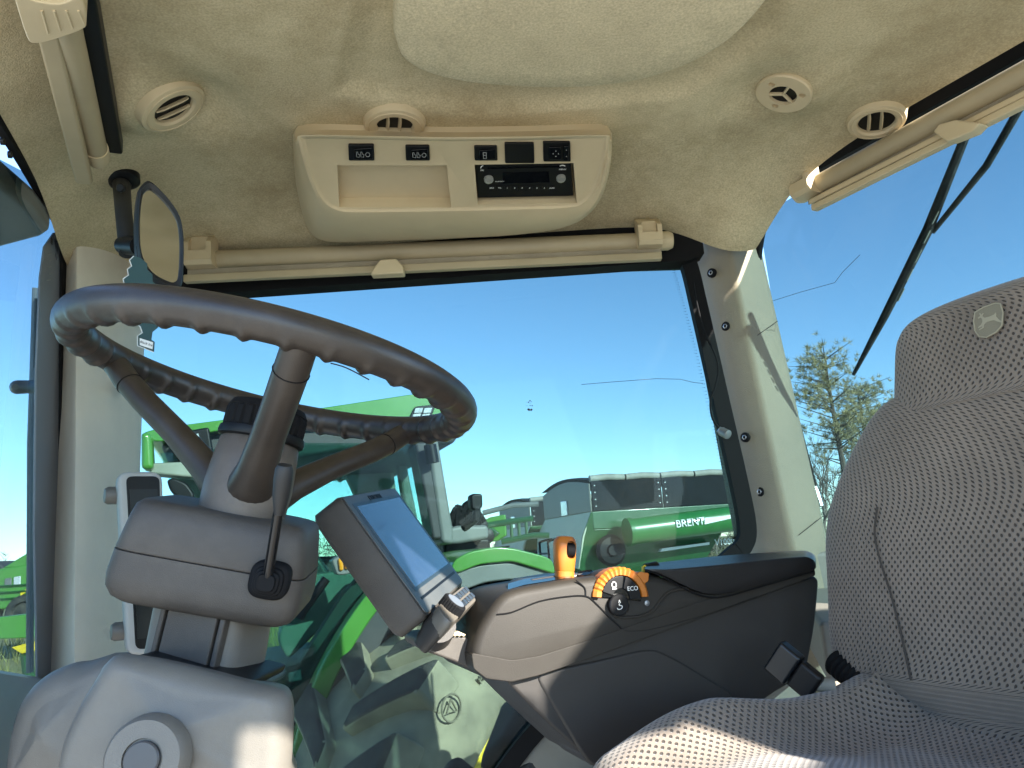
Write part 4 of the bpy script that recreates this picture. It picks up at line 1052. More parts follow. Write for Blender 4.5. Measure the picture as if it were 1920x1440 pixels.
for i in range(5):
    for j in range(2):
        prism('key', roundpoly([kq(.47 + .1 * i, .14 + .40 * j, .003), kq(.545 + .1 * i, .14 + .40 * j, .003), kq(.545 + .1 * i, .44 + .40 * j, .003), kq(.47 + .1 * i, .44 + .40 * j, .003)], .003), -mnn * .006, KEYM, kp, bev=.001, seg=2)
for j in range(3):
    prism('key', roundpoly([kq(.40, .5 + .15 * j, .003), kq(.45, .5 + .15 * j, .003), kq(.45, .62 + .15 * j, .003), kq(.40, .62 + .15 * j, .003)], .002), -mnn * .006, KEYM, kp, bev=.001, seg=2)
# arm from monitor to console
bk = aprism('mount_arm', [(778, 1196), (800, 1188), (852, 1190), (900, 1200), (912, 1240), (900, 1262), (850, 1240), (800, 1222), (782, 1210)], -.03, .08, TAUPE, mn_t, bev=.008, rnd=.006)
tube('swivel', [kq(.3, .5, -.03), ar(815, 1195, -.05)], .022, DARK, mn_t, n=20)
for k in range(3):
    aprism('cable_clip', [(838 + k * 8, 1186), (842 + k * 8, 1183), (858 + k * 8, 1190), (854 + k * 8, 1194)], -.025, .02, BEIGE, bk, bev=.001)

# ================================================================== SEAT
SW = V(.47, -.883, 0).normalized()                  # across the seat, from the armrest side to the door side
SF = V(SW.y, -SW.x, 0)                              # the way the seat faces
if SF.x > 0: SF = -SF
SU = (UP * math.cos(rad(9)) - SF * math.sin(rad(9))).normalized()
SB = at(1592, 1262, 1.13)                           # lower armrest-side corner of the backrest
seat = thing('operator_seat', SB + SW * .25 - UP * .3, 'brown mesh fabric operator seat with headrest and side bolsters', 'seat')
SFN = SW.cross(SU).normalized()
if SFN.dot(SF) < 0: SFN = -SFN
def sbk(u, v, off=0):
    p = onpl(u, v, SB + SFN * off, SFN); q = p - SB
    return q.dot(SW), q.dot(SU)
CX = .245
def cushion_loft(name, rows, T, parent, e=3.2, n=64, cx=CX, tf=None):
    rings, uvs = [], []
    for k, (h, xl) in enumerate(rows):
        hw = cx - xl; ring = []
        Tk = T if tf is None else tf(h)
        acc = 0; prev = None
        for i in range(n):
            a = 2 * math.pi * i / n - math.pi / 2 + .0001; ct, st = math.cos(a), math.sin(a)
            x_ = hw * math.copysign(abs(ct) ** (2 / e), ct); d_ = Tk * math.copysign(abs(st) ** (2 / e), st)
            p = SB + SW * (cx + x_) + SU * h + SFN * (d_ - T)
            if prev is not None: acc += (p - prev).length
            prev = p; ring.append(p); uvs.append((acc, h))
        rings.append(ring)
    vs, fs = ringsdata(rings)
    return build(name, vs, fs, SEATF, parent, ang=70, uv=uvs)
bl_px = [(1700, 1292), (1640, 1281), (1600, 1262), (1578, 1235), (1562, 1190), (1550, 1130), (1546, 1080), (1552, 1020), (1568, 960), (1592, 895), (1620, 840), (1645, 800), (1668, 775), (1688, 764), (1720, 752)]
rows = [sbk(u, v, -.07) for u, v in bl_px]
rows = sorted([(h, x_) for x_, h in rows])
rows = [(-.075, .13), (-.06, .10), (-.035, .075)] + [(h, max(x_, -.08)) for h, x_ in rows if h > -.012]
# interpolate more rows
def dens(rows, k=5):
    P = smoothpath([V(h, x_, 0) for h, x_ in rows], k); return [(p.x, p.y) for p in P]
back = cushion_loft('backrest', dens(rows), .085, seat, tf=lambda h: .085)
hrows = [(h_ + .010, x_ - .032) for h_, x_ in ((.338, .125), (.345, .112), (.36, .104), (.40, .107), (.44, .112), (.458, .120), (.472, .134), (.481, .155), (.4865, .185), (.488, .215))]
hh0, hh1 = .35, .50
hr = cushion_loft('headrest', dens(hrows), .075, seat, e=3.6, tf=lambda h: .075 - .03 * max(0, (h - hh1 + .03) / .03) ** 2)
hr.location = hr.location + SFN * .006
# seams
def bseam(px, parent, off=.0008, r_=.0014):
    P = []
    for u, v in px:
        P.append(onpl(u, v, SB + SFN * off, SFN))
    tube('seam', smoothpath(P, 5), r_, SEATB, parent, n=6)
bseam([(1708, 1276), (1692, 1200), (1672, 1120), (1650, 1050), (1640, 1000), (1645, 950)], back)
# logo patch on the headrest
lo = onpl(1860, 603, SB + SFN * .0062, SFN)
lx = SW; ly = SU
def lg(a, b_, off=0): return lo + lx * (a * .001) + ly * (b_ * .001) + SFN * off
shield = [(-14, 14), (-4, 17), (10, 17.5), (15, 15), (16.5, 4), (14, -10), (7, -16), (-4, -19), (-12, -16), (-16, -8), (-16.5, 4)]
shield = [(a * 1.12, b_ * 1.12) for a, b_ in shield]
pt = prism('logo_patch', [lg(a, b_, .0012) for a, b_ in shield], -SFN * .003, LOGOF, hr)
tube('logo_border', [lg(a, b_, .0014) for a, b_ in shield + shield[:1]], .0009, LOGOL, pt, n=6)
deer = [(-13, -4), (-9, -2), (-7, 1), (-7, 5), (-9, 7.5), (-12, 6.5), (-12, 8), (-9, 9.5), (-10, 13), (-8.5, 13), (-7.5, 10.5), (-5, 12.5), (-4.5, 11.5), (-6.5, 9), (-4, 5.5), (2, 5), (8, 6), (10, 8), (11, 6), (10, 3), (13, -2), (16, -5.5), (15, -6.5), (11, -4), (7, -1), (2, -.5), (-2, -1), (-5, -3), (-6, -7), (-12, -8.5), (-12.5, -7.5), (-8, -6), (-8, -4.5), (-13, -5.5)]
prism('logo_animal', [lg(a * 1.02, b_ * 1.02 - 1, .0020) for a, b_ in deer], -SFN * .002, LOGOL, pt)
# cushion: grid with bolsters
CO = SB + SU * -.025 + SFN * .0
ns, ntt = 60, 60
vs, fs, uvs = [], [], []
CZ = at(1640, 1288, 1.08).z
def cush(s, t):
    """s -1..1 across, t 0 (back) .. 1 (front)"""
    L_ = .50
    bo = .052 * (max(0, (abs(s) - .52) / .48) ** 1.1 if abs(s) < .86 else 1 - ((abs(s) - .86) / .14) ** 2 * .55)
    if abs(s) < .86: bo = .052 * min(1, max(0, (abs(s) - .52) / .26)) ** 1.5
    bo *= (1 - .75 * max(0, (t - .55) / .45) ** 1.2)
    z = CZ - .055 + bo
    z += .028 * max(0, (.16 - t) / .16) ** 1.3 * (1 if abs(s) < .8 else .5)      # rear roll
    z += .030 * math.sin(math.pi * min(1, max(0, (t - .25) / .75))) ** 2 * (1 - .4 * s * s)
    if t > .86: z -= .10 * ((t - .86) / .14) ** 2
    if abs(s) > .9: z -= .05 * ((abs(s) - .9) / .1) ** 2
    p = SB + SW * (CX + s * .27) + SF * (t * L_ - .02)
    return V(p.x, p.y, z)
for j in range(ntt + 1):
    for i in range(ns + 1):
        s, t_ = -1 + 2 * i / ns, j / ntt
        vs.append(cush(s, t_)); uvs.append((s * .29, t_ * .52))
nb0 = len(vs)
for j in range(ntt):
    for i in range(ns):
        a = j * (ns + 1) + i; fs.append((a, a + 1, a + ns + 2, a + ns + 1))
# skirts down
per = [i for i in range(ns + 1)] + [j * (ns + 1) + ns for j in range(1, ntt + 1)] + [ntt * (ns + 1) + i for i in range(ns - 1, -1, -1)] + [j * (ns + 1) for j in range(ntt - 1, 0, -1)]
for q in per:
    vs.append(V(vs[q].x, vs[q].y, CZ - .20)); uvs.append((uvs[q][0], uvs[q][1] + .1))
for k in range(len(per)):
    a, b_ = per[k], per[(k + 1) % len(per)]
    fs.append((a, nb0 + k, nb0 + (k + 1) % len(per), b_))
cu = build('cushion', vs, fs, SEATF, seat, ang=70, uv=uvs)
box('seat_base', V(0, 0, CZ - .30) + (SB + SW * CX + SF * .2) - UP * SB.z, SW * .40, SF * .40, UP * .25, BLACK, seat, bev=.02)
# seat belt buckle and bellows
bk_t = thing('belt_buckle', at(1490, 1270, 1.11), 'black seat belt buckle sleeve between the armrest and the seat', 'buckle')
bc = at(1480, 1250, 1.11)
bx = (at(1510, 1275, 1.10) - at(1462, 1235, 1.12)).normalized(); by = (UP - bx * UP.dot(bx)).normalized(); bz_ = bx.cross(by)
box('sleeve', bc - bx * .008, bx * .034, by * .046, bz_ * .022, mat('buckle_black', (.004, .006, .009), .3, var=.2), bk_t, bev=.004)
box('buckle', bc + bx * .026, bx * .034, by * .040, bz_ * .018, BLACK, bk_t, bev=.005)
tube('stalk', [bc + bx * .03, at(1560, 1285, 1.10)], .010, WALLM, bk_t, n=12)
bw = thing('rubber_bellows', at(1590, 1265, 1.13), 'ribbed black rubber bellows tucked under the seat backrest', 'bellows')
p0, p1 = at(1566, 1240, 1.19), at(1640, 1300, 1.12)
tube('bellows', [lerp(p0, p1, i / 24) for i in range(25)], [.020 if i % 3 else .015 for i in range(25)], RUB, bw, n=24)

# ================================================================== OUTSIDE: ground
gm = mat('gravel_ground', (.56, .52, .43), .9, vscale=1.2, col2=(.42, .39, .32), bump=.6, bscale=25, detail=10)
g = []
R_ = 900
structure(build('ground', [V(-R_, -R_, GZ), V(R_, -R_, GZ), V(R_, R_, GZ), V(-R_, R_, GZ)], [(0, 1, 2, 3)], gm))
fm = mat('field_grass', (.20, .22, .06), .9, vscale=.5, col2=(.27, .23, .10), bump=.8, bscale=8, detail=10)
structure(build('field', [V(-R_, 21, GZ + .02), V(R_, 21, GZ + .02), V(R_, R_, GZ + .02), V(-R_, R_, GZ + .02)], [(0, 1, 2, 3)], fm))

# ================================================================== NEIGHBOURING TRACTOR
NO = at(1000, 1250, 3.45); NN = -E2
def nb(u, v, off=0): return onpl(u, v, NO - NN * off, NN)          # off metres further away from us
nt_ = thing('green_tractor', V(nb(700, 1300).x, nb(700, 1300).y, GZ), 'green tractor parked alongside, its cab and big rear tyre seen through the side window', 'tractor')
def nprism(name, px, off, th, m, parent=None, bev=.01, rnd=0, **k):
    P = [nb(u, v, off) for u, v in px]
    if rnd: P = roundpoly(P, rnd, 4)
    return prism(name, P, -NN * th, m, parent or nt_, bev=bev, **k)
# roof with dark underside
nprism('roof', [(262, 812), (300, 802), (430, 785), (600, 765), (785, 737), (830, 752), (862, 782), (868, 800), (780, 800), (600, 796), (420, 806), (290, 830)], .30, 1.7, GREEN, bev=.05, rnd=.05)
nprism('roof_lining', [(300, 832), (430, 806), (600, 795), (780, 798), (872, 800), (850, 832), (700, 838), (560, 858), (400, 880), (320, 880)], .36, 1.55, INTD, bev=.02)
wl = nprism('work_lamp', [(766, 788), (778, 762), (818, 758), (806, 789)], .285, .12, BLACK, bev=.008, rnd=.012)
for k in range(2):
    for j in range(2):
        u0, v0 = 779 + k * 17 - j * 4, 765 + j * 11
        nprism('lamp_lens', [(u0, v0), (u0 + 15, v0 - 1), (u0 + 12, v0 + 9), (u0 - 3, v0 + 10)], .275, .03, LENS, wl, bev=.004)
nprism('work_lamp', [(812, 786), (824, 762), (842, 768), (848, 788)], .32, .12, LENS, bev=.008, rnd=.012)
# rear pillar: dark window post and pale outer cover
nprism('rear_post', [(778, 830), (800, 828), (838, 1010), (812, 1012)], .34, .18, INTD, bev=.015)
nprism('rear_post_cover', [(800, 822), (822, 822), (852, 1000), (850, 1022), (828, 1018)], .33, .22, GREYPAINT, bev=.02)
tube('mirror_clamp', [nb(806, 834, .28), nb(812, 868, .28)], .03, BLACK, nt_, n=12)
# posts and beams of the far side and rear, seen through glass
nprism('far_post', [(640, 872), (672, 858), (735, 846), (742, 905), (762, 1030), (700, 1030), (668, 930)], 1.55, .12, WALLM, bev=.03, rnd=.05)
nprism('far_post', [(742, 850), (758, 845), (795, 1025), (770, 1025)], 1.2, .08, GREYPAINT, bev=.02)
nprism('roof_beam', [(545, 880), (640, 862), (740, 846), (742, 868), (660, 884), (640, 905), (625, 885), (545, 902)], 1.5, .10, WALLM, bev=.02)
nprism('coat_hook', [(614, 885), (621, 884), (622, 902), (615, 903)], 1.48, .05, BLACK, bev=.005)
# door glass and front post
nprism('door_glass', [(300, 850), (560, 830), (776, 832), (812, 1010), (760, 1080), (600, 1330), (560, 1500), (440, 1500), (420, 1200)], .34, .006, NBG, bev=0)
# interior: seat, console and steering wheel inside the neighbour's cab
nprism('cab_seat', [(520, 1062), (560, 1048), (600, 1040), (618, 1070), (640, 1108), (690, 1112), (700, 1150), (600, 1160), (545, 1120)], .95, .5, GREYP, bev=.05, rnd=.05)
nprism('cab_console', [(560, 1080), (640, 1070), (700, 1085), (690, 1130), (600, 1180), (540, 1240), (520, 1200)], .70, .16, WALLM, bev=.03, rnd=.04)
nprism('far_door_sill', [(300, 1045), (470, 1048), (700, 1040), (840, 1010), (850, 1062), (700, 1090), (560, 1090), (300, 1090)], 1.7, .1, INTD, bev=.02)
# cab floor and lower frame, steps
nprism('lower_frame', [(470, 1262), (560, 1245), (640, 1120), (700, 1050), (730, 1050), (690, 1130), (600, 1300), (540, 1330), (470, 1330)], .40, .10, INTD, bev=.02, rnd=.02)
nprism('cab_floor', [(440, 1270), (560, 1250), (640, 1240), (640, 1500), (430, 1500)], .55, 1.1, INTD, bev=.02)
tube('grab_handle', smoothpath([nb(u, v, .30) for u, v in ((470, 1268), (490, 1258), (520, 1254), (528, 1262), (505, 1274), (478, 1278))], 4), .018, WALLM, nt_, n=10)
nprism('label_plate', [(540, 1262), (564, 1255), (566, 1275), (542, 1279)], .36, .01, LENS, bev=.002)
tube('door_latch_bar', smoothpath([nb(u, v, .28) for u, v in ((560, 1160), (572, 1140), (590, 1115), (612, 1085))], 4), .02, BLACK, nt_, n=10)
tube('step_rail', smoothpath([nb(u, v, .2) for u, v in ((585, 1330), (592, 1360), (580, 1400), (560, 1440), (556, 1500))], 4), .022, GREYPAINT, nt_, n=10)
# green door edge swooping down, in two bands
def swoop(name, px, hw, off, th, m):
    P = smoothpath([nb(u, v, off) for u, v in px], 6); rings = []
    for i, p in enumerate(P):
        T = (P[min(i + 1, len(P) - 1)] - P[max(i - 1, 0)]).normalized(); N_ = NN.cross(T).normalized()
        rings.append([p + N_ * hw, p - N_ * hw, p - N_ * hw - NN * th, p + N_ * hw - NN * th])
    return loft(name, rings, m, nt_, bev=.01, seg=2)
swoop('door_edge', [(762, 1060), (726, 1098), (690, 1140), (650, 1200), (612, 1270), (585, 1340), (565, 1420), (555, 1500)], .040, .20, .12, GREEN)
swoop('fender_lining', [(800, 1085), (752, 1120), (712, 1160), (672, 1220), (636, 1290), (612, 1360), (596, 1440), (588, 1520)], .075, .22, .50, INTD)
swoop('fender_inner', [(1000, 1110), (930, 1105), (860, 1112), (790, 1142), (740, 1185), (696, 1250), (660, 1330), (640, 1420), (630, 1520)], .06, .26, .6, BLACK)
# fender: green top over a grey flank
nprism('fender_top', [(845, 1070), (852, 1050), (880, 1034), (930, 1025), (965, 1028), (1020, 1042), (1036, 1050), (1044, 1078), (1020, 1070), (960, 1052), (900, 1058), (860, 1074)], .02, .62, GREEN, bev=.04, rnd=.03)
nprism('fender_flank', [(846, 1078), (868, 1068), (905, 1058), (958, 1054), (1010, 1066), (1046, 1080), (1050, 1110), (1010, 1094), (960, 1086), (910, 1092), (866, 1108)], .04, .10, GREYPAINT, bev=.03, rnd=.03)
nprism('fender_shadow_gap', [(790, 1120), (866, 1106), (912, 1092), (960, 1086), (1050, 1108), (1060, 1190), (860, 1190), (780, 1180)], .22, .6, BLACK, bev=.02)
# platform and black fittings behind the cab
nprism('rear_platform', [(806, 1000), (860, 985), (916, 984), (918, 1010), (860, 1020), (812, 1020)], .7, .4, GREYPAINT, bev=.02)
nprism('hydraulic_block', [(830, 1010), (920, 1008), (922, 1040), (850, 1050), (832, 1040)], .8, .3, BLACK, bev=.02)
rng = random.Random(3)
for k in range(9):
    a = nb(838 + rng.uniform(0, 70), 985 + rng.uniform(-5, 15), .75); b_ = nb(838 + rng.uniform(0, 70), 960 + rng.uniform(0, 40), .75)
    tube('hose', smoothpath([a, lerp(a, b_, .5) + V(0, 0, .10), b_], 5), .018, RUB, nt_, n=8)
# outside mirror of the neighbour
nprism('mirror_head', [(882, 930), (888, 925), (905, 926), (906, 950), (898, 958), (884, 955)], .30, .06, BLACK, bev=.015, rnd=.012)
tube('mirror_stem', [nb(894, 955, .33), nb(893, 972, .33), nb(870, 990, .4)], .02, BLACK, nt_, n=8)
# amber corner lamp
al = nprism('lamp_housing', [(622, 1050), (640, 1040), (690, 1028), (700, 1066), (645, 1078), (632, 1078)], .26, .12, GREYPAINT, bev=.012, rnd=.01)
for k in range(5):
    u0 = 634 + k * 11; v0 = 1047 - k * 1.5
    nprism('amber_lens', [(u0, v0), (u0 + 9, v0 - 1.5), (u0 + 11, v0 + 22 - k), (u0 + 3, v0 + 24 - k)], .245, .03, AMBER, al, bev=.008)
# front of the cab: lamp bar, mirror and work lights at the left
wl = nprism('front_work_lamp', [(322, 822), (345, 808), (392, 800), (400, 846), (352, 856), (330, 852)], .25, .18, BLACK, bev=.015, rnd=.015)
nprism('lamp_lens', [(332, 828), (346, 820), (352, 843), (338, 848)], .24, .02, LENS, wl, bev=.004)
nprism('lamp_lens', [(352, 818), (372, 812), (376, 832), (357, 838)], .24, .02, LENS, wl, bev=.004)
nprism('lamp_bracket', [(352, 856), (398, 848), (408, 905), (390, 905), (378, 880)], .3, .1, BLACK, bev=.01)
nprism('lamp_bar', [(278, 868), (390, 864), (396, 892), (372, 896), (280, 888)], .2, .12, mat('pale_bar', (.30, .31, .24), .5, var=.1), bev=.01)
nprism('side_strip', [(264, 808), (284, 812), (288, 880), (264, 880)], .15, .1, GREEN, bev=.02)
nprism('mirror_head', [(312, 900), (325, 895), (350, 905), (366, 928), (360, 950), (340, 942), (318, 920)], .2, .08, BLACK, bev=.02, rnd=.02)
tube('mirror_stem', smoothpath([nb(u, v, .25) for u, v in ((398, 850), (400, 900), (392, 940), (380, 960))], 4), .03, BLACK, nt_, n=10)
nprism('green_latch', [(340, 862), (356, 852), (360, 866), (346, 870)], .3, .05, GREEN, bev=.008)

# ---- tyres with chevron lugs
def tractor_wheel(name, c, axis, r_, width, lugs, label, tyre_m, wall_m, a_from, a_to, rin=.5, parent=None):
    """axis points from the wheel towards the viewer; lugs are built between two angles"""
    x, y, z = basis(axis, E1)
    def pt(ang, rr, d_): return c + (x * math.cos(ang) + y * math.sin(ang)) * rr - z * d_
    t = parent
    N = 96
    prof = [(r_ * rin, .04), (r_ * (rin + .02), .0), (r_ * lerp(rin, .9, .35), -.04), (r_ * lerp(rin, .9, .7), -.035), (r_ * .90, .0), (r_ * .925, .05), (r_ * .935, .15), (r_ * .94, width / 2), (r_ * .935, width - .15), (r_ * .925, width - .05), (r_ * .88, width), (r_ * .8, width + .03), (r_ * rin, width - .05)]
    body_ = loft('tyre', [[pt(2 * math.pi * i / N, rr, d_) for i in range(N)] for rr, d_ in prof], wall_m, t, cap=False, ang=60)
    step = 2 * math.pi / lugs
    for k in range(lugs):
        for row in (0, 1):
            a0 = k * step + (step / 2 if row else 0)
            if not (a_from <= (a0 % (2 * math.pi)) <= a_to): continue
            rings = []
            for s in (0, .10, .25, .5, .75, 1):
                d_ = lerp(-.02, width * .46, s) if row == 0 else lerp(width + .02, width * .54, s)
                a = a0 + .20 * s ** 1.2
                hw = lerp(.078, .050, s) / r_
                top = r_ * (.985 if s == 0 else 1.0); bot = r_ * .90
                if s == 0: bot = r_ * .85
                rings.append([pt(a - hw * 1.18, bot, d_), pt(a - hw, top, d_ + (.02 if s == 0 and row == 0 else 0)), pt(a + hw, top, d_ + (.02 if s == 0 and row == 0 else 0)), pt(a + hw * 1.18, bot, d_)])
            lg_ = loft('lug', rings, tyre_m, t, bev=.022, seg=3)
            lg_.data.materials.append(wall_m)                 # worn dark top, dusty flanks
            for pi in range(5):
                for side_i in (0, 2, 3): lg_.data.polygons[pi * 4 + side_i].material_index = 1
            for pi in (20, 21): lg_.data.polygons[pi].material_index = 1
    return pt, t
tw = thing('tractor_wheel', at(1030, 1590, 3.3), 'dusty rear tyre of the neighbouring tractor with deep curved lugs', 'tyre')
wc_ = at(1053, 1590, 3.5)
ax_ = V(.75, -.66, 0).normalized()
pt, _ = tractor_wheel('tractor_wheel', wc_, ax_, 1.055, .66, 22, '', TYRE, TYREW, 0, 7, parent=tw, rin=.58)
lathe('wheel_rim', wc_, ax_, [(.645, -.05), (.61, -.02), (.595, -.06), (.55, -.20), (.2, -.22), (.001, -.22)], YELLOW, tw, n=64)
# moulded lettering on the sidewall
def arc_text(s, rr, a_mid, size, d_):
    for i, ch in enumerate(s):
        a = a_mid - (i - len(s) / 2) * size * .98 / rr
        p = pt(a, rr, d_); x, y, z = basis(ax_, E1)
        rad_d = (p - wc_); rad_d = (rad_d - z * rad_d.dot(z)).normalized()
        if ch != ' ': text('lettering', ch, p, rad_d.cross(z) * -1 if False else z.cross(rad_d) * -1, rad_d, size, EMB, tw, .006)
EMB = mat('moulded_rubber', (.20, .175, .12), .85, var=.1)
arc_text('TUBELESS', .93, rad(110), .046, -.038); arc_text('MAY BE USED', .86, rad(109), .036, -.042)
ic = pt(rad(133), .90, -.042); x, y, z = basis(ax_, E1)
tube('moulded_ring', [ic + (x * math.cos(a * .35) + y * math.sin(a * .35)) * .048 for a in range(19)], .004, EMB, tw, n=6)
tube('moulded_triangle', [ic + (x * math.cos(a) + y * math.sin(a)) * .03 for a in (1.57, 3.66, 5.76, 1.57)], .004, EMB, tw, n=6)

# our own rear tyre just below the side window
ow = thing('own_rear_wheel', V(.52, 1.92, GZ), 'dark lugged tyre of our own tractor right below the side window', 'tyre')
oc_ = V(.54, 1.95, -1.215)
tractor_wheel('own_rear_wheel', oc_, (NN + UP * .05).normalized(), .97, .42, 20, '', TYREO, TYREO, 0, 7, parent=ow)

# ================================================================== GRAIN CARTS
CE = V(.96, .28, 0).normalized(); CP = V(-.28, .96, 0).normalized()       # along the side, across the front
def grain_cart(o, sc, label, nameplate=True):
    """o = top front corner of the hopper nearest to us; x along side, y across, z up (metres)"""
    t = thing('grain_cart', V(o.x, o.y, GZ), label, 'grain cart', 'green grain carts')
    def q(x, y, z): return o + (CE * x + CP * y + UP * z) * sc
    L, W = 3.2, 3.1
    # side, front and far panels of the hopper (upper vertical band, then sloping in)
    def panel(name, pts, m, th=V(0, 0, 0)): return prism(name, pts, th, m, t, bev=.02, seg=2)
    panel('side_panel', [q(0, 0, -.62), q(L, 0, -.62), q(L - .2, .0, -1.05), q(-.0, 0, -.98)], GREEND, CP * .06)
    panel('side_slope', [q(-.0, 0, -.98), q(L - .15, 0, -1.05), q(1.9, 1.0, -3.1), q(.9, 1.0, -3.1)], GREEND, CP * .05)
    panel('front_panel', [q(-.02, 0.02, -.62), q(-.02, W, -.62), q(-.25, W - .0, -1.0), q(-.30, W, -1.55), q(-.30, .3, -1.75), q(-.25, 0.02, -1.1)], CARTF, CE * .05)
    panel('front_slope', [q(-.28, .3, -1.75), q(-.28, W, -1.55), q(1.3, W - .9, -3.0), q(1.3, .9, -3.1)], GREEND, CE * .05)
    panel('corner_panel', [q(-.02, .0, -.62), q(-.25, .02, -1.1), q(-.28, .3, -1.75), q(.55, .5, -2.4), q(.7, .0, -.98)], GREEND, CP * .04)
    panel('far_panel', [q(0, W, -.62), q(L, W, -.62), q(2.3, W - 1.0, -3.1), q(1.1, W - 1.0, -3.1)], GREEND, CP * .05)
    # side boards and tarp
    for k in range(2):
        x0 = .02 + k * L / 2
        b_ = panel('side_board', [q(x0, -.02, .0), q(x0 + L / 2 - .02, -.02, .0), q(x0 + L / 2 - .02, -.02, -.62), q(x0, -.02, -.62)], TARP, CP * .05)
        for xx in (.07, L / 2 - .09):
            for zz in (-.1, -.24, -.38, -.52):
                lathe('rivet', q(x0 + xx, -.025, zz), -CP, [(.014, 0), (.013, .008), (.004, .01)], WHITE, b_, n=6)
    arc = [(0, .0)] + [(W * i / 10, .16 * math.sin(math.pi * i / 10) + .0) for i in range(1, 10)] + [(W, 0)]
    panel('tarp_end', [q(-.03, y, z - .05) for y, z in arc] + [q(-.03, W, -.62), q(-.03, 0.0, -.62)], CARTG, CE * .04)
    rg = [[q(x_, y * 1.01, z + .02 + (.012 * math.sin(x_ * 9))) for y, z in arc] for x_ in [L * i / 30 - .05 for i in range(31)]]
    loft('tarp', rg, TARP, t, cap=False, closed=False)
    nseg = 4
    for k in range(nseg):
        tube('tarp_roll', [q(k * L / 4 + .02, .03, .05), q((k + .5) * L / 4, .02, .07), q((k + 1) * L / 4 - .02, .03, .05)], .07 * sc, TARPG, t, n=12)
    wn = panel('window', [q(-.06, 1.35, -.30), q(-.06, 1.75, -.28), q(-.06, 1.75, -.62), q(-.06, 1.35, -.62)], LENS, CE * .03)
    # ladder
    for y0 in (1.15, 1.75):
        tube('ladder_rail', smoothpath([q(-.62, y0, -2.9), q(-.62, y0, -1.35), q(-.58, y0 + .04, -1.15), q(-.3, y0 + .06, -1.10)], 4), .025 * sc, BLACK, t, n=8)
    for z0 in (-1.4, -1.7, -2.0, -2.3, -2.6):
        tube('ladder_rung', [q(-.62, 1.15, z0), q(-.62, 1.75, z0)], .02 * sc, BLACK, t, n=8)
    # folded unloading auger along the side
    a0, a1 = q(.62, -.35, -1.08), q(L + .3, -.42, -.92)
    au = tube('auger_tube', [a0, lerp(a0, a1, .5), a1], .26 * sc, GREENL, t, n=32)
    ad = (a1 - a0).normalized()
    lathe('auger_flange', a0 - ad * .03, ad, [(.18 * sc, -.02), (.28 * sc, -.02), (.285 * sc, .06), (.26 * sc, .07)], GREENL, au, n=32)
    lathe('auger_mouth', a0, ad, [(.24 * sc, -.022), (.23 * sc, .0), (.001, .0)], BLACK, au, n=24)
    yv = UP; txd = ad
    sd_ = -CP
    text('lettering', 'BRENT', lerp(a0, a1, .42) + sd_ * .272 * sc + UP * .03, txd, UP, .21 * sc, WHITE, au, .012)
    prism('stripe', [lerp(a0, a1, .535) + sd_ * .272 * sc + UP * .09, lerp(a0, a1, .78) + sd_ * .272 * sc + UP * .06, lerp(a0, a1, .78) + sd_ * .272 * sc + UP * .02, lerp(a0, a1, .53) + sd_ * .272 * sc - UP * .04], sd_ * .004, WHITE, au)
    text('lettering', 'V1000', lerp(a0, a1, .90) + sd_ * .272 * sc, txd, UP, .16 * sc, WHITE, au, .012)
    prism('stripe', [q(1.5, .18, -1.46), q(2.6, .16, -1.40), q(2.6, .16, -1.45), q(1.45, .18, -1.52)], -CP * .12, WHITE, t)
    text('lettering', 'V1000', q(2.95, .02, -1.42), CE, UP, .18 * sc, WHITE, t, .012)
    # hub, lower frame, wheels, tongue
    lathe('auger_gearbox', q(.32, -.05, -1.42), -CP, [(.30 * sc, -.1), (.32 * sc, .0), (.26 * sc, .05), (.12 * sc, .06), (.10 * sc, .12), (.001, .12)], BLACK, t, n=24)
    panel('lower_frame', [q(.9, .6, -2.6), q(2.1, .6, -2.6), q(1.9, .6, -3.3), q(1.1, .6, -3.3)], GREEND, CP * 1.8)
    panel('leg_frame', [q(.8, .45, -2.0), q(1.2, .45, -2.0), q(1.5, .45, -3.4), q(1.1, .45, -3.4)], GREEND, CP * .2)
    for y0 in (.1, 2.4):
        wc2 = q(1.4, y0, 0); wc2 = V(wc2.x, wc2.y, GZ + .85)
        lathe('wheel', wc2, -CP, [(.35, -.6), (.6, -.62), (.83, -.5), (.85, -.3), (.83, -.05), (.6, .02), (.40, .0), (.38, -.1), (.001, -.1)], TYRE, t, n=36)
    tube('tongue', [q(1.0, 1.5, -3.0), q(-2.2, 1.5, -3.1)], .12, GREEND, t, n=8)
    tube('jack_stand', [q(-1.4, 1.3, -2.2), V(q(-1.4, 1.3, 0).x, q(-1.4, 1.3, 0).y, GZ)], .06, GREYPAINT, t, n=8)
    return t
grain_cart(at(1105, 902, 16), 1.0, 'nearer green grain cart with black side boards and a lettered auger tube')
grain_cart(at(993, 941, 20.5), 1.0, 'farther green grain cart half hidden behind the nearer one')

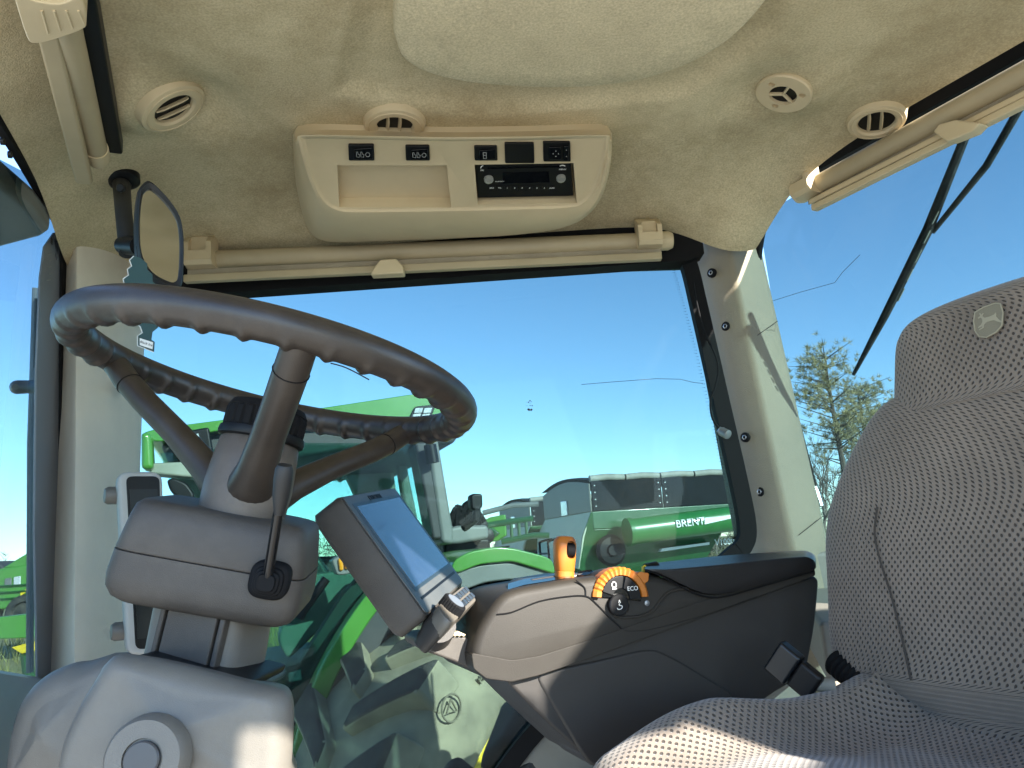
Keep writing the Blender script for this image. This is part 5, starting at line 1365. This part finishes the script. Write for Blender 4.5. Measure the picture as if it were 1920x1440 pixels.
# ---- green implement between the tractor and the carts
im = thing('green_implement', V(at(910, 1000, 9).x, 9, GZ), 'green folding implement with round rollers behind the neighbouring tractor', 'implement')
def ip(u, v, Y=9): return at(u, v, Y)
prism('side_panel', [ip(*p) for p in ((903, 978), (918, 970), (948, 964), (950, 1004), (934, 1014), (906, 1018))], V(0, .25, 0), GREEN, im, bev=.02)
tube('frame_beam', [ip(880, 992), ip(930, 982), ip(1000, 972)], .035, GREEND, im, n=8)
tube('frame_beam', [ip(940, 1016), ip(1000, 1004), ip(1030, 1004)], .035, GREEND, im, n=8)
for u_ in (958, 972, 986):
    tube('upright', [ip(u_, 972), ip(u_ + 2, 1012)], .018, GREEND, im, n=8)
prism('drop_leg', [ip(*p, 8.8) for p in ((892, 985), (925, 990), (938, 1000), (920, 1010), (908, 1035), (895, 1040))], V(0, .2, 0), GREEND, im, bev=.02)
for (u, v) in ((900, 985), (912, 1005)):
    lathe('roller', ip(u, v, 8.75), V(.2, -1, 0), [(.07, -.2), (.09, 0), (.05, .02), (.001, .02)], BLACK, im, n=20)
for k in range(4):
    tube('hose', smoothpath([ip(870 + k * 8, 960, 8.9), ip(884 + k * 7, 990, 8.8), ip(880 + k * 10, 1025, 8.9)], 4), .012, BLACK, im, n=6)
tube('boom', [ip(905, 962), ip(960, 948), ip(1010, 945)], .03, GREYPAINT, im, n=8)
legp = ip(905, 1035); tube('support', [legp, V(legp.x, legp.y, GZ)], .08, GREEND, im, n=8)

# ---- combine far to the left, seen through the windshield
cb_ = thing('combine_harvester', V(at(20, 1100, 26).x, 26, GZ), 'green combine harvester far off at the left edge', 'combine')
def cq(u, v, Y=26): return at(u, v, Y)
prism('body', [cq(*p) for p in ((-120, 1072), (-10, 1068), (50, 1058), (58, 1090), (56, 1130), (20, 1142), (-120, 1150))], V(0, 2.6, 0), GREEN, cb_, bev=.08)
prism('grain_tank', [cq(*p, 26.2) for p in ((-90, 1058), (-8, 1052), (6, 1062), (6, 1072), (-90, 1074))], V(0, 2.2, 0), INTD, cb_, bev=.05)
prism('tank_cover', [cq(*p, 26.1) for p in ((2, 1066), (52, 1036), (64, 1036), (60, 1062))], V(0, 2.2, 0), GREEN, cb_, bev=.05)
for k, (u, v) in enumerate(((8, 1085), (25, 1082))):
    prism('panel', [cq(u, v, 25.95), cq(u + 13, v - 2, 25.95), cq(u + 13, v + 14, 25.95), cq(u, v + 16, 25.95)], V(0, .05, 0), GREYPAINT if k == 0 else LENS, cb_, bev=.02)
for v in (1100, 1112, 1124):
    tube('panel_seam', [cq(-40, v + 2, 25.95), cq(54, v - 4, 25.95)], .03, GREEND, cb_, n=6)
prism('decal_stripe', [cq(*p, 25.95) for p in ((38, 1112), (56, 1100), (56, 1105), (38, 1118))], V(0, .03, 0), YELLOW, cb_)
for (u, v, rr) in ((44, 1150, .62), (-60, 1145, .9)):
    lathe('wheel', cq(u, v, 25.9), V(.1, -1, 0), [(rr * .5, -.5), (rr * .95, -.5), (rr, -.3), (rr * .95, 0), (rr * .6, .03), (rr * .55, -.05), (rr * .2, -.05), (.001, -.04)], TYRE, cb_, n=30)
# low green trailer in front of it
tr = thing('header_trailer', V(at(20, 1195, 17).x, 17, GZ), 'low green trailer with a yellow stripe in front of the combine', 'trailer')
prism('bed', [at(*p, 17) for p in ((-200, 1180), (62, 1150), (66, 1196), (-200, 1206))], V(0, 1.2, 0), GREEN, tr, bev=.03)
prism('yellow_stripe', [at(*p, 16.95) for p in ((20, 1214), (66, 1202), (66, 1220), (40, 1226))], V(0, .4, 0), YELLOW, tr, bev=.02)
p_ = at(50, 1226, 17); tube('axle_post', [p_, V(p_.x, p_.y + .3, GZ)], .12, GREEND, tr, n=8)

# ---- parts of our own tractor outside the windshield
t = thing('outside_mirror_bracket', wp(66, 700, -.3), 'dark grey bracket with a rounded knob outside the windshield', 'bracket')
tube('upright', [wp(66, 540, -.22), wp(64, 700, -.22), wp(58, 830, -.22), wp(56, 1260, -.22)], [.008, .012, .010, .010], FRAMEM, t, n=10)
tube('knob', [wp(28, 726, -.2), wp(32, 726, -.2), wp(64, 725, -.2), wp(76, 725, -.2)], [.008, .018, .018, .014], GREYP, t, n=18)
tube('side_plate', [wp(70, 560, -.16), wp(68, 690, -.16)], .007, BLACK, t, n=8)

# ================================================================== VEGETATION
def leafmesh(name, items, m, parent=None, kind=None):
    vs, fs = [], []
    for c, d_, L_, w_ in items:
        s = d_.cross(V(rng.uniform(-1, 1), rng.uniform(-1, 1), rng.uniform(-1, 1))).normalized() * w_
        i = len(vs); vs += [c - s, c + s, c + d_ * L_]; fs.append((i, i + 1, i + 2))
    o = build(name, vs, fs, m, parent, smooth=False, recalc=False)
    if kind: o['kind'] = kind
    return o
rng = random.Random(11)
def rv(): 
    while True:
        p = V(rng.uniform(-1, 1), rng.uniform(-1, 1), rng.uniform(-1, 1))
        if .05 < p.length < 1: return p.normalized()
def bare_tree(name, base, h, label, group, depth=5, m=TWIG, r0=.08, spread=.5):
    t = thing(name, base, label, 'tree', group)
    segs = []
    def grow(p, d_, L_, r_, k):
        q = p + d_ * L_; segs.append((p, q, r_, k))
        if k == 0: return
        for i in range(3 if k > 1 else 4):
            nd = (d_ + rv() * spread + V(0, 0, .12)).normalized()
            grow(p + (q - p) * rng.uniform(.55, 1), nd, L_ * rng.uniform(.6, .82), r_ * .58, k - 1)
    grow(base, V(0, 0, 1), h * .30, r0, depth)
    for nm, sel in (('trunk', lambda k: k >= depth - 1), ('crown', lambda k: k < depth - 1)):
        vs, fs = [], []
        for p, q, r_, k in segs:
            if not sel(k): continue
            d_ = (q - p).normalized(); a = d_.orthogonal().normalized(); b_ = d_.cross(a); i = len(vs)
            for e, rr in ((p, r_), (q, r_ * .7)):
                for s in range(4): vs.append(e + (a * math.cos(s * 1.571) + b_ * math.sin(s * 1.571)) * rr)
            for s in range(4): fs.append((i + s, i + (s + 1) % 4, i + 4 + (s + 1) % 4, i + 4 + s))
        build(nm, vs, fs, m, t, recalc=False)
    return t
def pine(base, h, label, lean=V(0, 0, 0)):
    t = thing('pine_tree', base, label, 'tree')
    top = base + V(0, 0, h) + lean
    tube('trunk', [base, lerp(base, top, .4) + V(.1, 0, 0), lerp(base, top, .75), top], [.2, .15, .09, .03], BARK, t, n=8)
    items = []; bs = []
    for k in range(84):
        f = rng.uniform(.42, 1.0) ** .8
        p = lerp(base, top, f); a = rng.uniform(0, 6.28)
        L_ = (1 - f) * 1.5 + 1.1 + rng.uniform(-.4, .7)
        d_ = V(math.cos(a), math.sin(a), rng.uniform(.05, .55)).normalized()
        q = p + d_ * L_; bs.append((p, q))
        for c in range(7):
            cc = lerp(p, q, rng.uniform(.4, 1.05)) + rv() * .35
            for n_ in range(21):
                items.append((cc + rv() * .06, (rv() + V(0, 0, .4) + d_ * .5).normalized(), rng.uniform(.16, .34), .011))
    vs, fs = [], []
    for p, q in bs:
        d_ = (q - p).normalized(); a = d_.orthogonal().normalized(); b_ = d_.cross(a); i = len(vs)
        for e, rr in ((p, .035), (q, .01)):
            for s in range(4): vs.append(e + (a * math.cos(s * 1.571) + b_ * math.sin(s * 1.571)) * rr)
        for s in range(4): fs.append((i + s, i + (s + 1) % 4, i + 4 + (s + 1) % 4, i + 4 + s))
    build('limbs', vs, fs, BARK, t, recalc=False)
    leafmesh('crown', items, NEED, t)
def gpt(u, Y):
    p = at(u, 1000, Y); return V(p.x, p.y, GZ)
b_ = gpt(1598, 36); tp_ = at(1600, 662, 36)
pine(b_, tp_.z - GZ, 'tall thin pine tree seen through the rear window beside the seat')
b_ = gpt(1652, 40); pine(b_, at(1652, 725, 40).z - GZ, 'smaller pine tree partly hidden by the seat backrest')
for k, (u, v, Y) in enumerate(((1540, 770, 33), (1572, 740, 38), (1640, 800, 34), (1215, 855, 60), (1020, 930, 66), (1340, 868, 62))):
    b_ = gpt(u, Y); bare_tree('bare_tree', b_, at(u, v, Y).z - GZ, ['slender bare tree just right of the rear pillar', 'bare tree standing close against the pine trunk', 'bare bushy tree low beside the seat back', 'small bare tree above the middle of the nearer grain cart', 'faint bare treetop behind the farther grain cart', 'bare treetop above the rear of the nearer grain cart by the pillar'][k], 'bare winter trees', depth=5, r0=.09)
# far wood as one mass of twigs
items = []
for k in range(26000):
    u = rng.uniform(-60, 2000); Y = rng.uniform(85, 130)
    p = gpt(u, Y); hh = (4.2 + 1.6 * math.sin(u * .013) + 1.2 * math.sin(u * .05 + 1) + .8 * math.sin(u * .17)) * (1.25 if u > 1400 else .9)
    z = rng.random() ** .8 * hh
    items.append((p + V(0, 0, z), (rv() + V(0, 0, .8)).normalized(), rng.uniform(.5, 1.3), .05))
tag(leafmesh('far_wood', items, WOODS), 'low brown band of far leafless woods on the horizon', 'woods', kind='stuff')
# rough grass and brush beyond the carts and behind the rear window
items = []
for k in range(30000):
    Y = rng.uniform(21.5, 48); u = rng.uniform(1150, 1800) if k % 5 else rng.uniform(-100, 1150)
    p = gpt(u, Y)
    items.append((p, (rv() * .5 + V(0, 0, 1)).normalized(), rng.uniform(.25, .75), .02))
tag(leafmesh('rough_grass', items, GRASS), 'rough yellow green grass behind the grain carts', 'grass', kind='stuff')
items = []
for k in range(9000):
    cl = k // 60; rr = random.Random(cl); Y = rr.uniform(23, 44); u = rr.uniform(1240, 1780)
    p = gpt(u, Y) + V(rng.gauss(0, .5), rng.gauss(0, .5), abs(rng.gauss(0, .55)))
    items.append((p, (rv() * .8 + V(0, 0, .8)).normalized(), rng.uniform(.3, .8), .012))
tag(leafmesh('dry_brush', items, BRUSH), 'dry tangled brush growing in the grass behind the carts', 'brush', kind='stuff')
